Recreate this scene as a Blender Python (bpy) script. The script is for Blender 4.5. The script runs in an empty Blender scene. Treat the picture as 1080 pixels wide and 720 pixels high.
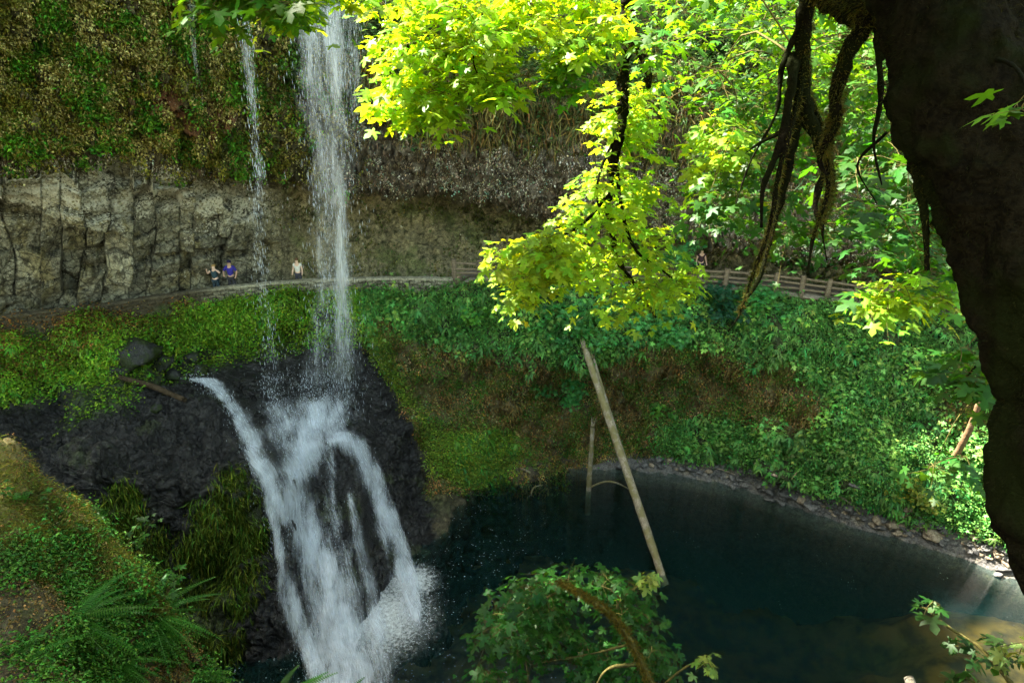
import bpy, math, random
import numpy as np
from mathutils import Vector, Matrix
from mathutils.bvhtree import BVHTree

rng = np.random.default_rng(7)
random.seed(7)
SC = bpy.context.scene
COL = SC.collection

# ------------------------------------------------------------------ camera
PITCH = math.radians(22.0)
FPX = 700.0
cam_d = bpy.data.cameras.new('camera')
cam = bpy.data.objects.new('camera', cam_d)
COL.objects.link(cam)
cam.location = (0, 0, 0)
cam.rotation_euler = (math.pi / 2 - PITCH, 0, 0)
cam_d.sensor_width = 36.0
cam_d.lens = 36.0 * FPX / 1080.0
cam_d.clip_start = 0.05
cam_d.clip_end = 2000
SC.camera = cam

# ------------------------------------------------------------------ light
SUN_AZ = math.radians(68.0)      # to the left of straight ahead (+Y)
SUN_EL = math.radians(52.0)
sdir = Vector((-math.sin(SUN_AZ) * math.cos(SUN_EL), math.cos(SUN_AZ) * math.cos(SUN_EL), math.sin(SUN_EL)))
world = bpy.data.worlds.new('World')
SC.world = world
world.use_nodes = True
wn = world.node_tree
bg = wn.nodes['Background']
sky = wn.nodes.new('ShaderNodeTexSky')
sky.sky_type = 'NISHITA'
sky.sun_disc = False
sky.sun_elevation = SUN_EL
sky.sun_rotation = -SUN_AZ
sk_tint = wn.nodes.new('ShaderNodeMix'); sk_tint.data_type = 'RGBA'; sk_tint.blend_type = 'MULTIPLY'
sk_tint.inputs[0].default_value = 1.0; sk_tint.inputs[7].default_value = (1.24, 1.03, .64, 1)   # light filtered and bounced by the forest all round
wn.links.new(sky.outputs[0], sk_tint.inputs[6]); wn.links.new(sk_tint.outputs[2], bg.inputs[0])
bg.inputs[1].default_value = 0.135
sun_d = bpy.data.lights.new('sun', 'SUN')
sun_d.energy = 5.0
sun_d.angle = math.radians(0.6)
sun_d.color = (1.0, 0.93, 0.80)
sun = bpy.data.objects.new('sun', sun_d)
COL.objects.link(sun)
sun.rotation_euler = sdir.to_track_quat('Z', 'Y').to_euler()
vs = SC.view_settings
vs.view_transform = 'Standard'
vs.look = 'None'
vs.exposure = 3.3
vs.gamma = 1.0
SC.cycles.max_bounces = 6
SC.cycles.transparent_max_bounces = 24
SC.cycles.caustics_reflective = False
SC.cycles.caustics_refractive = False
SC.cycles.use_denoising = True

# ------------------------------------------------------------------ layout helpers
CP, SP = math.cos(PITCH), math.sin(PITCH)

def P(u, v, Y):
    cx = (u - 540.0) / FPX
    cy = (360.0 - v) / FPX
    dy = CP + cy * SP
    dz = -SP + cy * CP
    t = Y / dy
    return np.array([cx * t, Y, dz * t])

def PD(u, v, D):
    """point at depth D along the view axis"""
    cx = (u - 540.0) / FPX
    cy = (360.0 - v) / FPX
    return np.array([cx, CP + cy * SP, -SP + cy * CP]) * D

def proj(V):
    V = np.asarray(V)
    x, y, z = V[..., 0], V[..., 1], V[..., 2]
    d = y * CP - z * SP
    d = np.where(np.abs(d) < 1e-3, 1e-3, d)
    up = y * SP + z * CP
    return 540 + FPX * x / d, 360 - FPX * up / d, d

# ------------------------------------------------------------------ noise
_perm = rng.permutation(256).astype(np.int64)
_perm = np.concatenate([_perm, _perm, _perm])
_g = rng.normal(size=(256, 3)); _g /= np.linalg.norm(_g, axis=1)[:, None]
_r1 = rng.random(4096)

def perlin(p):
    p = np.asarray(p, dtype=np.float64)
    i = np.floor(p).astype(np.int64); f = p - i
    w = f * f * f * (f * (f * 6 - 15) + 10)
    i &= 255
    out = 0
    for dx in (0, 1):
        wx = w[..., 0] if dx else 1 - w[..., 0]
        for dy in (0, 1):
            wy = w[..., 1] if dy else 1 - w[..., 1]
            for dz in (0, 1):
                wz = w[..., 2] if dz else 1 - w[..., 2]
                h = _perm[_perm[_perm[(i[..., 0] + dx) & 255] + ((i[..., 1] + dy) & 255)] + ((i[..., 2] + dz) & 255)]
                g = _g[h]
                out = out + wx * wy * wz * (g[..., 0] * (f[..., 0] - dx) + g[..., 1] * (f[..., 1] - dy) + g[..., 2] * (f[..., 2] - dz))
    return out * 1.6

def fbm(p, s=1.0, o=4, seed=0.0, rough=0.5):
    p = np.asarray(p) * s + seed * 17.31
    a, t, n = 1.0, 0, 0
    for k in range(o):
        t = t + a * perlin(p); n += a
        a *= rough; p = p * 2.03 + 5.2
    return t / n

def hashf(*k):
    h = 0
    for a, m in zip(k, (73856093, 19349663, 83492791, 2654435)):
        h = h ^ (np.asarray(a).astype(np.int64) * m)
    return _r1[(h ^ (h >> 7)) & 4095]

def sst(a, b, x):
    t = np.clip((x - a) / (b - a), 0, 1)
    return t * t * (3 - 2 * t)

def sdpoly(u, v, poly):
    """signed distance in reference units, positive inside"""
    poly = np.array(poly, float)
    n = len(poly)
    d = np.full(u.shape, 1e9); inside = np.zeros(u.shape, bool)
    for k in range(n):
        a, b = poly[k], poly[(k + 1) % n]
        ex, ey = b - a
        wx, wy = u - a[0], v - a[1]
        t = np.clip((wx * ex + wy * ey) / (ex * ex + ey * ey + 1e-9), 0, 1)
        d = np.minimum(d, np.hypot(wx - ex * t, wy - ey * t))
        c = ((a[1] > v) != (b[1] > v)) & (u < (b[0] - a[0]) * (v - a[1]) / (b[1] - a[1] + 1e-12) + a[0])
        inside ^= c
    return np.where(inside, d, -d)

def zone(u, v, poly, soft=12.0, jit=0):
    return sst(-soft, soft, sdpoly(u, v, poly) + jit)

def catmull(Pc, t):
    Pc = np.asarray(Pc, float); n = len(Pc)
    t = np.clip(t, 0, n - 1 - 1e-9)
    i = np.floor(t).astype(int); f = t - i
    ext = np.concatenate([[2 * Pc[0] - Pc[1]], Pc, [2 * Pc[-1] - Pc[-2]]])
    p0, p1, p2, p3 = ext[i], ext[i + 1], ext[i + 2], ext[i + 3]
    f = f.reshape(f.shape + (1,) * (Pc.ndim - 1))
    return 0.5 * ((2 * p1) + (-p0 + p2) * f + (2 * p0 - 5 * p1 + 4 * p2 - p3) * f ** 2 + (-p0 + 3 * p1 - 3 * p2 + p3) * f ** 3)

def warp(n, segs):
    """n samples over len(segs) segments with the given weights"""
    w = np.array(segs, float); c = np.concatenate([[0], np.cumsum(w)]); c /= c[-1]
    return np.interp(np.linspace(0, 1, n), c, np.arange(len(c)))

# ------------------------------------------------------------------ mesh helpers
def mesh_np(name, V, F, mat, parent=None, attrs=None, uv=None, smooth=True, loc=None):
    V = np.asarray(V, np.float32); F = np.asarray(F, np.int32)
    me = bpy.data.meshes.new(name)
    n, k = F.shape
    me.vertices.add(len(V)); me.vertices.foreach_set('co', V.ravel())
    me.loops.add(n * k); me.loops.foreach_set('vertex_index', F.ravel())
    me.polygons.add(n); me.polygons.foreach_set('loop_start', np.arange(n, dtype=np.int32) * k)
    if smooth:
        me.polygons.foreach_set('use_smooth', np.ones(n, bool))
    me.update(calc_edges=True)
    for an, av in (attrs or {}).items():
        av = np.asarray(av, np.float32)
        if av.ndim == 1:
            a = me.attributes.new(an, 'FLOAT', 'POINT'); a.data.foreach_set('value', av)
        else:
            if av.shape[1] == 3: av = np.concatenate([av, np.ones((len(av), 1), np.float32)], 1)
            a = me.attributes.new(an, 'FLOAT_COLOR', 'POINT'); a.data.foreach_set('color', av.ravel())
    if uv is not None:
        l = me.uv_layers.new(name='UVMap')
        l.data.foreach_set('uv', np.asarray(uv, np.float32)[F.ravel()].ravel())
    me.materials.append(mat)
    o = bpy.data.objects.new(name, me)
    COL.objects.link(o)
    if parent is not None:
        o.parent = parent
        if loc is None: # keep world placement
            o.matrix_parent_inverse = Matrix.Translation(-parent.location) if parent.rotation_euler[:] == (0, 0, 0) else parent.matrix_world.inverted()
    if loc is not None: o.location = loc
    return o

def grid_faces(nu, nv, wrap=False):
    i = np.arange(nu - 1)[:, None]; jn = nv if wrap else nv - 1
    j = np.arange(jn)[None, :]; j2 = (j + 1) % nv
    a = i * nv + j; b = (i + 1) * nv + j; c = (i + 1) * nv + j2; d = i * nv + j2
    return np.stack([a, b, c, d], -1).reshape(-1, 4)

def grid_normals(G):
    du = np.gradient(G, axis=0); dv = np.gradient(G, axis=1)
    n = np.cross(du, dv); n /= np.linalg.norm(n, axis=-1)[..., None] + 1e-9
    return n

class Bag:
    """collects quads/tris (tris stored as quads with no repeat are kept apart) into one mesh"""
    def __init__(s): s.V = []; s.F = []; s.A = []; s.n = 0
    def add(s, V, F, col=None):
        V = np.asarray(V, float).reshape(-1, 3)
        s.V.append(V); s.F.append(np.asarray(F) + s.n); s.n += len(V)
        c = np.array([1, 1, 1, 1.0]) if col is None else np.asarray(col, float)
        if c.ndim == 1:
            c = np.tile(np.append(c, 1.0)[:4], (len(V), 1))
        elif c.shape[1] == 3: c = np.concatenate([c, np.ones((len(c), 1))], 1)
        s.A.append(c)
    def build(s, name, mat, parent=None, smooth=True):
        return mesh_np(name, np.concatenate(s.V), np.concatenate(s.F), mat, parent, {'col': np.concatenate(s.A)}, smooth=smooth)

def tag(o, label=None, cat=None, group=None, kind=None):
    if label: o['label'] = label
    if cat: o['category'] = cat
    if group: o['group'] = group
    if kind: o['kind'] = kind
    return o

def empty(name, loc, label, cat, group=None, rz=0.0):
    o = bpy.data.objects.new(name, None); COL.objects.link(o)
    o.location = loc; o.rotation_euler = (0, 0, rz); o.empty_display_size = 0.2
    bpy.context.view_layer.update()
    return tag(o, label, cat, group)

def tube(path, radii, nseg=10, step=None, jit=0.0, jscale=2.0, seed=0.0, cap=True):
    path = np.asarray(path, float); radii = np.asarray(radii, float)
    if step:
        L = np.linalg.norm(np.diff(path, axis=0), axis=1).sum()
        n = max(int(L / step), len(path) * 2)
        t = np.linspace(0, len(path) - 1, n)
        path2 = catmull(path, t); radii = np.interp(t, np.arange(len(radii)), radii); path = path2
    T = np.gradient(path, axis=0); T /= np.linalg.norm(T, axis=1)[:, None] + 1e-9
    ref = np.array([0, 0, 1.0]) if abs(T[0][2]) < 0.8 else np.array([1.0, 0, 0])
    N = np.zeros_like(T); n0 = np.cross(T[0], ref); n0 /= np.linalg.norm(n0); N[0] = n0
    for k in range(1, len(T)):
        n0 = n0 - T[k] * np.dot(n0, T[k]); n0 /= np.linalg.norm(n0) + 1e-9; N[k] = n0
    B = np.cross(T, N)
    a = np.linspace(0, 2 * np.pi, nseg, endpoint=False)
    ring = N[:, None, :] * np.cos(a)[None, :, None] + B[:, None, :] * np.sin(a)[None, :, None]
    base = path[:, None, :] + ring * radii[:, None, None]
    if jit:
        d = fbm(base, jscale, 4, seed) * jit
        base = base + ring * (d * radii[:, None])[..., None]
    V = base.reshape(-1, 3); F = grid_faces(len(path), nseg, True)
    if cap:
        V = np.concatenate([V, path[:1] - T[:1] * radii[0] * .15, path[-1:] + T[-1:] * radii[-1] * .3])
        c0, c1 = len(V) - 2, len(V) - 1; m = (len(path) - 1) * nseg
        q = []
        for k in range(0, nseg, 2):
            q.append([c0, (k + 2) % nseg, (k + 1) % nseg, k]); q.append([c1, m + k, m + (k + 1) % nseg, m + (k + 2) % nseg])
        F = np.concatenate([F, np.array(q)])
    return V, F

# ------------------------------------------------------------------ materials
def newmat(name):
    m = bpy.data.materials.new(name); m.use_nodes = True
    nt = m.node_tree; b = nt.nodes['Principled BSDF']
    return m, nt, b

def nd(nt, t, **kw):
    n = nt.nodes.new(t)
    for k, v in kw.items():
        if isinstance(k, str) and hasattr(n, k): setattr(n, k, v)
        else: n.inputs[k].default_value = v
    return n

def ins(n, **kw):
    for k, v in kw.items(): n.inputs[k.replace('_', ' ')].default_value = v
    return n

def mth(nt, op, a, b=None, c=None, clamp=False):
    n = nt.nodes.new('ShaderNodeMath'); n.operation = op; n.use_clamp = clamp
    for i, x in enumerate((a, b, c)):
        if x is None: continue
        if isinstance(x, (int, float)): n.inputs[i].default_value = x
        else: nt.links.new(x, n.inputs[i])
    return n.outputs[0]

def mixc(nt, f, a, b, mode='MIX'):
    n = nt.nodes.new('ShaderNodeMix'); n.data_type = 'RGBA'; n.blend_type = mode
    for i, x in ((0, f), (6, a), (7, b)):
        if isinstance(x, (int, float)): n.inputs[i].default_value = x
        elif isinstance(x, tuple): n.inputs[i].default_value = (*x, 1)
        else: nt.links.new(x, n.inputs[i])
    return n.outputs[2]

def geo_pos(nt):
    return nt.nodes.new('ShaderNodeNewGeometry').outputs['Position']

def noise(nt, vec, scale, detail=4, rough=.55, stretch=None):
    if stretch:
        mp = nt.nodes.new('ShaderNodeMapping'); mp.inputs['Scale'].default_value = stretch
        nt.links.new(vec, mp.inputs[0]); vec = mp.outputs[0]
    n = nt.nodes.new('ShaderNodeTexNoise'); ins(n, Scale=scale, Detail=detail, Roughness=rough)
    nt.links.new(vec, n.inputs['Vector'])
    return n.outputs['Fac']

def ramp(nt, f, a, b):
    n = nt.nodes.new('ShaderNodeMapRange'); n.interpolation_type = 'SMOOTHSTEP'
    n.inputs[1].default_value = a; n.inputs[2].default_value = b
    nt.links.new(f, n.inputs[0])
    return n.outputs[0]

def mat_terrain(name, wet_gloss=False):
    """col attribute = base colour (alpha = wetness), msk attribute = (lichen, tufts, -)"""
    m, nt, b = newmat(name)
    p = geo_pos(nt)
    ac = nd(nt, 'ShaderNodeAttribute', attribute_name='col')
    am = nd(nt, 'ShaderNodeAttribute', attribute_name='msk')
    sep = nt.nodes.new('ShaderNodeSeparateColor'); nt.links.new(am.outputs['Color'], sep.inputs[0])
    n1 = noise(nt, p, 5.0, 6, .62)
    n2 = noise(nt, p, 17.0, 5, .65)
    f = mth(nt, 'ADD', mth(nt, 'MULTIPLY', ramp(nt, n1, .3, .7), .8), mth(nt, 'MULTIPLY', ramp(nt, n2, .3, .7), .9))
    fr = mth(nt, 'ADD', f, .18)
    cc = nt.nodes.new('ShaderNodeCombineColor')
    for i in range(3): nt.links.new(fr, cc.inputs[i])
    c = mixc(nt, 1.0, ac.outputs['Color'], cc.outputs[0], 'MULTIPLY')
    # joints and cracks in the bare rock (green channel of the mask)
    wv = nt.nodes.new('ShaderNodeVectorMath'); wv.operation = 'MULTIPLY_ADD'
    nc = nt.nodes.new('ShaderNodeTexNoise'); ins(nc, Scale=1.3, Detail=3.0); nt.links.new(p, nc.inputs['Vector'])
    nt.links.new(nc.outputs['Color'], wv.inputs[0]); wv.inputs[1].default_value = (.5, .5, .5); nt.links.new(p, wv.inputs[2])
    ve = nt.nodes.new('ShaderNodeTexVoronoi'); ve.feature = 'DISTANCE_TO_EDGE'; ins(ve, Scale=1.5); nt.links.new(wv.outputs[0], ve.inputs['Vector'])
    ve2 = nt.nodes.new('ShaderNodeTexVoronoi'); ve2.feature = 'DISTANCE_TO_EDGE'; ins(ve2, Scale=4.3); nt.links.new(wv.outputs[0], ve2.inputs['Vector'])
    vc = nt.nodes.new('ShaderNodeTexVoronoi'); ins(vc, Scale=4.3); nt.links.new(wv.outputs[0], vc.inputs['Vector'])
    ck = mth(nt, 'MULTIPLY', ramp(nt, ve.outputs[0], .0, .05), mth(nt, 'MULTIPLY_ADD', ramp(nt, ve2.outputs[0], .0, .06), .55, .45))
    ckm = mth(nt, 'SUBTRACT', 1.0, mth(nt, 'MULTIPLY', mth(nt, 'SUBTRACT', 1.0, ck), sep.outputs[1]))
    cc2 = nt.nodes.new('ShaderNodeCombineColor')
    for i in range(3): nt.links.new(ckm, cc2.inputs[i])
    c = mixc(nt, .85, c, cc2.outputs[0], 'MULTIPLY')
    facet = mth(nt, 'MULTIPLY', sep.outputs[1], mth(nt, 'ADD', mth(nt, 'MULTIPLY', vc.outputs['Distance'], .9), mth(nt, 'MULTIPLY', ck, .6)))
    # pale lichen crusts
    vo = nt.nodes.new('ShaderNodeTexVoronoi'); ins(vo, Scale=4.5); nt.links.new(p, vo.inputs['Vector'])
    n3 = noise(nt, p, 9.0, 5, .7)
    n4 = noise(nt, p, .8, 3, .6)
    lv = mth(nt, 'ADD', mth(nt, 'MULTIPLY', n3, .7), mth(nt, 'MULTIPLY', n4, .35))
    lf = mth(nt, 'MULTIPLY_ADD', sep.outputs[0], .21, lv)
    c = mixc(nt, ramp(nt, lf, .70, .735), c, (.46, .45, .37))
    nt.links.new(c, b.inputs['Base Color'])
    rg = mth(nt, 'MULTIPLY_ADD', ac.outputs['Alpha'], -.62, .92)
    rg = mth(nt, 'ADD', rg, mth(nt, 'MULTIPLY', mth(nt, 'SUBTRACT', n2, .5), .3), None, True)
    nt.links.new(rg, b.inputs['Roughness'])
    b.inputs['Specular IOR Level'].default_value = .4
    bp = nt.nodes.new('ShaderNodeBump'); ins(bp, Strength=.9, Distance=.09)
    nt.links.new(mth(nt, 'ADD', mth(nt, 'ADD', mth(nt, 'MULTIPLY', n1, 1.2), mth(nt, 'MULTIPLY', n2, .7)), facet), bp.inputs['Height'])
    nt.links.new(bp.outputs[0], b.inputs['Normal'])
    return m

def mat_leaf(name, trans=.5, gloss=.35, hue=(1, 1, 1), tcol=(1.25, 1.15, .35)):
    m, nt, b = newmat(name)
    a = nd(nt, 'ShaderNodeAttribute', attribute_name='col')
    p = geo_pos(nt)
    n = noise(nt, p, 30.0, 3)
    v = mth(nt, 'MULTIPLY_ADD', n, .8, .6)
    cc = nt.nodes.new('ShaderNodeCombineColor')
    for i in range(3): nt.links.new(v, cc.inputs[i])
    c = mixc(nt, 1.0, a.outputs['Color'], cc.outputs[0], 'MULTIPLY')
    nt.links.new(c, b.inputs['Base Color'])
    ins(b, Roughness=.48); b.inputs['Specular IOR Level'].default_value = gloss
    tr = nt.nodes.new('ShaderNodeBsdfTranslucent')
    c2 = mixc(nt, 1.0, c, tcol, 'MULTIPLY'); nt.links.new(c2, tr.inputs[0])
    mx = nt.nodes.new('ShaderNodeMixShader'); mx.inputs[0].default_value = trans
    nt.links.new(b.outputs[0], mx.inputs[1]); nt.links.new(tr.outputs[0], mx.inputs[2])
    nt.links.new(mx.outputs[0], nt.nodes['Material Output'].inputs[0])
    return m

def mat_bark(name, c1, c2, scale=6.0, moss=None, stretch=None, bump=.6, dist=.03, rough=.9, spec=.2):
    m, nt, b = newmat(name)
    p = geo_pos(nt)
    n1 = noise(nt, p, scale, 6, .65, stretch); n2 = noise(nt, p, scale * 4, 4, .6, stretch)
    f = ramp(nt, mth(nt, 'ADD', mth(nt, 'MULTIPLY', n1, .6), mth(nt, 'MULTIPLY', n2, .4)), .38, .62)
    c = mixc(nt, f, c1, c2)
    if moss:
        n3 = noise(nt, p, 2.2, 4); c = mixc(nt, ramp(nt, n3, .42, .6), c, moss)
    nt.links.new(c, b.inputs['Base Color']); ins(b, Roughness=rough)
    b.inputs['Specular IOR Level'].default_value = spec
    bp = nt.nodes.new('ShaderNodeBump'); ins(bp, Strength=bump, Distance=dist)
    nt.links.new(mth(nt, 'ADD', n1, n2), bp.inputs['Height']); nt.links.new(bp.outputs[0], b.inputs['Normal'])
    return m

def mat_plain(name, c, rough=.8, var=.25, scale=8):
    return mat_bark(name, tuple(x * (1 - var) for x in c), tuple(min(1, x * (1 + var)) for x in c), scale, bump=.15, dist=.005, rough=rough)

M_CLIFF = mat_terrain('cliff_rock')
M_SLOPE = mat_terrain('slope_ground')
M_LEAF = mat_leaf('maple_leaf', .55, .3, tcol=(2.4, 1.65, .3))
M_FERN = mat_leaf('fern_green', .35, .25, tcol=(1.2, 1.1, .4))
M_MOSS = mat_leaf('moss_strand', .3, .1, tcol=(1.2, 1.1, .5))
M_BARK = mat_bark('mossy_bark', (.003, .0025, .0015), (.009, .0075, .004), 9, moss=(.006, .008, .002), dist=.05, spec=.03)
M_TWIG = mat_bark('twig_bark', (.05, .045, .012), (.13, .11, .03), 14, dist=.01)
M_LOG = mat_bark('weathered_log', (.16, .13, .09), (.34, .30, .23), 3, moss=(.17, .15, .07), stretch=(4, 4, .5), dist=.03)
M_FENCE = mat_bark('fence_wood', (.085, .065, .045), (.22, .175, .125), 5, stretch=(.6, 4, 4), dist=.01)
M_STONE = mat_bark('wall_stone', (.07, .062, .045), (.24, .22, .16), 3, moss=(.06, .06, .02), dist=.05)
M_ROCK = mat_bark('shore_rock', (.05, .05, .05), (.16, .155, .15), 4, dist=.02, rough=.6)
M_PATH = mat_bark('trail_dirt', (.16, .13, .10), (.28, .24, .19), 5)
# ================================================================== terrain
W = lambda x, y, z: np.array([x, y, z], float)
ZW = -20.0                                      # pool level

# trail edge: (u, v, Y) of the outer edge of the walking surface
TR = [(-130, 350, 24.0), (0, 333, 27.0), (100, 322, 28.8), (200, 307, 30.8), (300, 297, 32.4), (400, 293, 33.1), (500, 294, 33.2),
      (600, 296, 33.0), (700, 300, 32.5), (800, 306, 31.8), (900, 318, 31.0), (1020, 335, 30.0), (1150, 358, 27.5), (1300, 390, 24.0)]
trail = np.array([P(*a) for a in TR])
trail = np.concatenate([[W(-33, 14, -9), W(-31, 19, -9.3)], trail, [W(31, 17, -11), W(34, 9, -9)]])
NTR = len(trail)
def trail_at(u):
    """trail edge point near image column u"""
    us = np.array([a[0] for a in TR]); return catmull(trail, np.array([np.interp(u, us, np.arange(len(us))) + 2]))[0]

def wall_h(u): return .75 * (1 - sst(470, 500, u))     # the parapet wall ends where the fence starts
# cliff rows above the trail for each station: (v, Y) of recess top, overhang lip, face middle, rim, first hill point
CL = [  # u: recess, lip, mid, rim, hill
 ((175, 25.0), (140, 24.0), (40, 22.5), (-150, 22.0), (-260, 25)),
 ((175, 28.0), (140, 26.9), (40, 25.6), (-140, 25.2), (-240, 28)),
 ((180, 29.8), (150, 28.4), (50, 27.0), (-120, 26.6), (-210, 29)),
 ((190, 32.0), (165, 30.4), (60, 28.8), (-80, 28.4), (-160, 31)),
 ((200, 35.0), (180, 32.2), (90, 30.4), (4, 29.9), (-50, 33)),
 ((208, 37.0), (192, 33.0), (130, 31.8), (62, 31.8), (10, 35)),
 ((218, 37.6), (204, 33.2), (150, 32.0), (88, 32.4), (40, 36)),
 ((240, 37.4), (224, 33.2), (160, 32.2), (84, 32.6), (38, 36.5)),
 ((258, 37.0), (240, 32.8), (170, 31.8), (88, 32.2), (40, 36)),
 ((266, 36.4), (250, 31.8), (180, 30.8), (70, 31.2), (15, 35)),
 ((276, 35.6), (262, 30.6), (190, 29.6), (60, 30.0), (0, 34)),
 ((290, 34.0), (262, 30.2), (180, 28.6), (40, 29.0), (-30, 33)),
 ((290, 31.0), (262, 27.5), (180, 26.0), (0, 26.0), (-80, 30)),
 ((300, 27.0), (262, 24.0), (180, 22.5), (-50, 22.0), (-130, 26)),
]
rows = []
for k, ((u, v, Y), st) in enumerate(zip(TR, CL)):
    t = trail[k + 2]
    s = (Y + 1.7) / Y
    base = W(t[0] * s, Y + 1.7, t[2] - .25 - wall_h(u))
    rec = P(u, *st[0]); lip = P(u, *st[1]); mid = P(u, *st[2]); rim = P(u, *st[3]); h1 = P(u, *st[4])
    wall = base * .45 + rec * .55; wall[1] += .1
    roof = lip * .5 + rec * .5; roof[2] += .25
    h2 = h1 + W(h1[0] * .1, 7, 7.5); h3 = h2 + W(h2[0] * .2, 15, 12); h4 = h3 + W(h3[0] * .4, 45, 13)
    rows.append([base, wall, rec, roof, lip, mid, rim, h1, h2, h3, h4])
rows = np.array(rows)
def shift_row(r, dx, dy, dz=0): return r + np.array([dx, dy, dz])
L1 = shift_row(rows[0], -8.5, -5, 0); L0 = shift_row(rows[0], -11, -11, 0)
L1[:, 0] -= np.linspace(0, 14, 11); L0[:, 0] -= np.linspace(0, 18, 11); L0[7:, 1] = L0[6, 1] + np.linspace(.5, 9, 4)
R1 = shift_row(rows[-1], 6.5, -8, 0); R0 = shift_row(rows[-1], 9.5, -17, 0)
R1[:, 0] += np.linspace(0, 14, 11); R0[:, 0] += np.linspace(0, 18, 11); R0[7:, 1] = R0[6, 1] + np.linspace(.5, 9, 4)
CC = np.concatenate([[L0, L1], rows, [R1, R0]])      # stations x rows x 3
nU, nV = 1080, 480
tu = warp(nU, [.25, .35, .8, 2.0, 1.8, 1.6] + [1] * 9 + [.6, .35, .25])
tu = np.interp(np.linspace(0, 1, nU), np.linspace(0, 1, len(tu)), tu) * (len(CC) - 1) / tu.max()
tv = warp(nV, [1.3, 1.3, .35, .45, 1.6, 1.6, .8, .6, .5, .5])
G = catmull(CC, tu)                 # nU x rows x 3
G = np.swapaxes(catmull(np.swapaxes(G, 0, 1), tv), 0, 1)   # nU x nV x 3
tvg = np.broadcast_to(tv[None, :], G.shape[:2])
N = grid_normals(G); 
if N[nU // 2, nV // 3, 1] > 0: N = -N
G0 = G.copy()
u, v, d = proj(G)
X, Y_, Z = G[..., 0], G[..., 1], G[..., 2]
wob = fbm(G, .35, 3, 2) * 18
face = sst(3.2, 4.1, tvg)                       # 1 on the overhanging face and above
hill = sst(5.7, 6.5, tvg + fbm(G, .4, 3, 9) * .7)
left = 1 - sst(255, 330, u + wob)               # basalt columns on the left
leftface = 1 - sst(330, 400, u + wob * .5)
# basalt columns -------------------------------------------------
arc = np.cumsum(np.concatenate([[0], np.linalg.norm(np.diff(G0[:, 0, :2], axis=0), axis=1)]))[:, None] + X * 0
ar2 = arc + fbm(G * [1, 1, .3], .45, 3, 4) * .7 + .10 * (Z + 9) * fbm(G, .12, 2, 6)
ar2 = ar2 + .55 * perlin(np.stack([arc * .9, arc * 0 + 3.3, arc * 0], -1)) * 1.2; cw = ar2 / .92
ci = np.floor(cw); cf = cw - ci
jz = hashf(ci, ci * 0 + 3)
zz = (Z + jz * 6) / (.7 + 1.7 * hashf(ci, ci * 0 + 8) ** 1.5) + (cf - .5) * (hashf(ci, ci * 0 + 5) - .5) * .7 + fbm(G, 1.2, 2, 7) * .12
zi = np.floor(zz); zf = zz - zi
dep = hashf(ci, zi) * .95 + hashf(ci // 3, zi // 2 + 40) * 1.1
tilt = (hashf(ci, zi + 77) - .5) * 1.0 * (cf - .5) + (hashf(ci, zi + 177) - .3) * .9 * (zf - .5)
edge = np.minimum(np.minimum(cf, 1 - cf) * 1.0, np.minimum(zf, 1 - zf) * 1.6)
crack = 1 - sst(0, .055, edge + fbm(G, 4, 3, 12) * .05)
colm = np.where(hashf(ci, zi + 31) > .25, 1, .5)
dcol = dep + tilt - crack * .15 * colm + fbm(G, 2.2, 3, 11) * .20 + np.abs(fbm(G, 5.0, 3, 14)) * .10
# mossy knobs ----------------------------------------------------
knob = np.abs(fbm(G * [1, 1, .8], 1.6, 4, 3)); knob2 = fbm(G * [1, 1, .6], 3.8, 4, 5, .6)
dface = fbm(G, .22, 3, 1) * 1.5 + knob * 1.3 + knob2 * .55
drec = fbm(G * [1, 1, .35], .7, 4, 8) * .9 + np.abs(fbm(G * [1, 1, .3], 2.0, 4, 13)) * .55 + knob2 * .25
dhill = fbm(G, .12, 3, 21) * 3.0 + fbm(G, .8, 4, 22) * .8
vl = 203 + np.clip(u, -100, 400) * .30 + 6 * perlin(np.stack([arc * 1.3, arc * 0, arc * 0 + 8], -1)); dcol = dcol + .95 * sst(3, -3, v - vl) * (1 - sst(120, 150, u)) + .55 * sst(3, -3, v - (250 + 14 * hashf(ci, ci * 0 + 90))) * sst(120, 150, u)
disp = (1 - face) * (left * (dcol * .9 - .75) + (1 - left) * drec) + face * (1 - hill) * dface + hill * dhill
disp *= sst(0, .06, tvg / 10) * .8 + .2
# lip of the fall notch pushed back to read as a channel
disp -= 0.9 * np.exp(-((u - 345) / 42.0) ** 2) * sst(5.2, 6.0, tvg)
G = G + N * disp[..., None]
# ragged lower edge of the overhang
X, Y_, Z = G[..., 0], G[..., 1], G[..., 2]

def colmix(c, m, *a):
    return c + (np.asarray(a) - c) * m[..., None]
n1 = fbm(G, .5, 4, 30); n2 = fbm(G, 2.4, 4, 31, .6); n3 = fbm(G * [1, 1, .25], 1.3, 4, 32, .6); n4 = fbm(G, 7.0, 3, 33)
c = np.zeros(G.shape) + [.10, .085, .05]
c = colmix(c, sst(-.3, .4, n1), .075, .07, .035)
# columns: grey stone with ochre stain
cc_ = np.zeros(G.shape) + [.25, .24, .175]
cc_ *= (0.5 + .9 * hashf(ci, zi + 9))[..., None]
cc_ = colmix(cc_, sst(.0, .35, n3 + .05) * .7, .17, .145, .060)
cc_ = colmix(cc_, sst(.12, .28, n2) * .75, .03, .026, .016)
cc_ = colmix(cc_, crack * .8 * (hashf(ci, zi + 61) > .2), .012, .011, .008)
c = colmix(c, left * (1 - face), 0, 0, 0) + cc_ * (left * (1 - face))[..., None]
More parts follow.
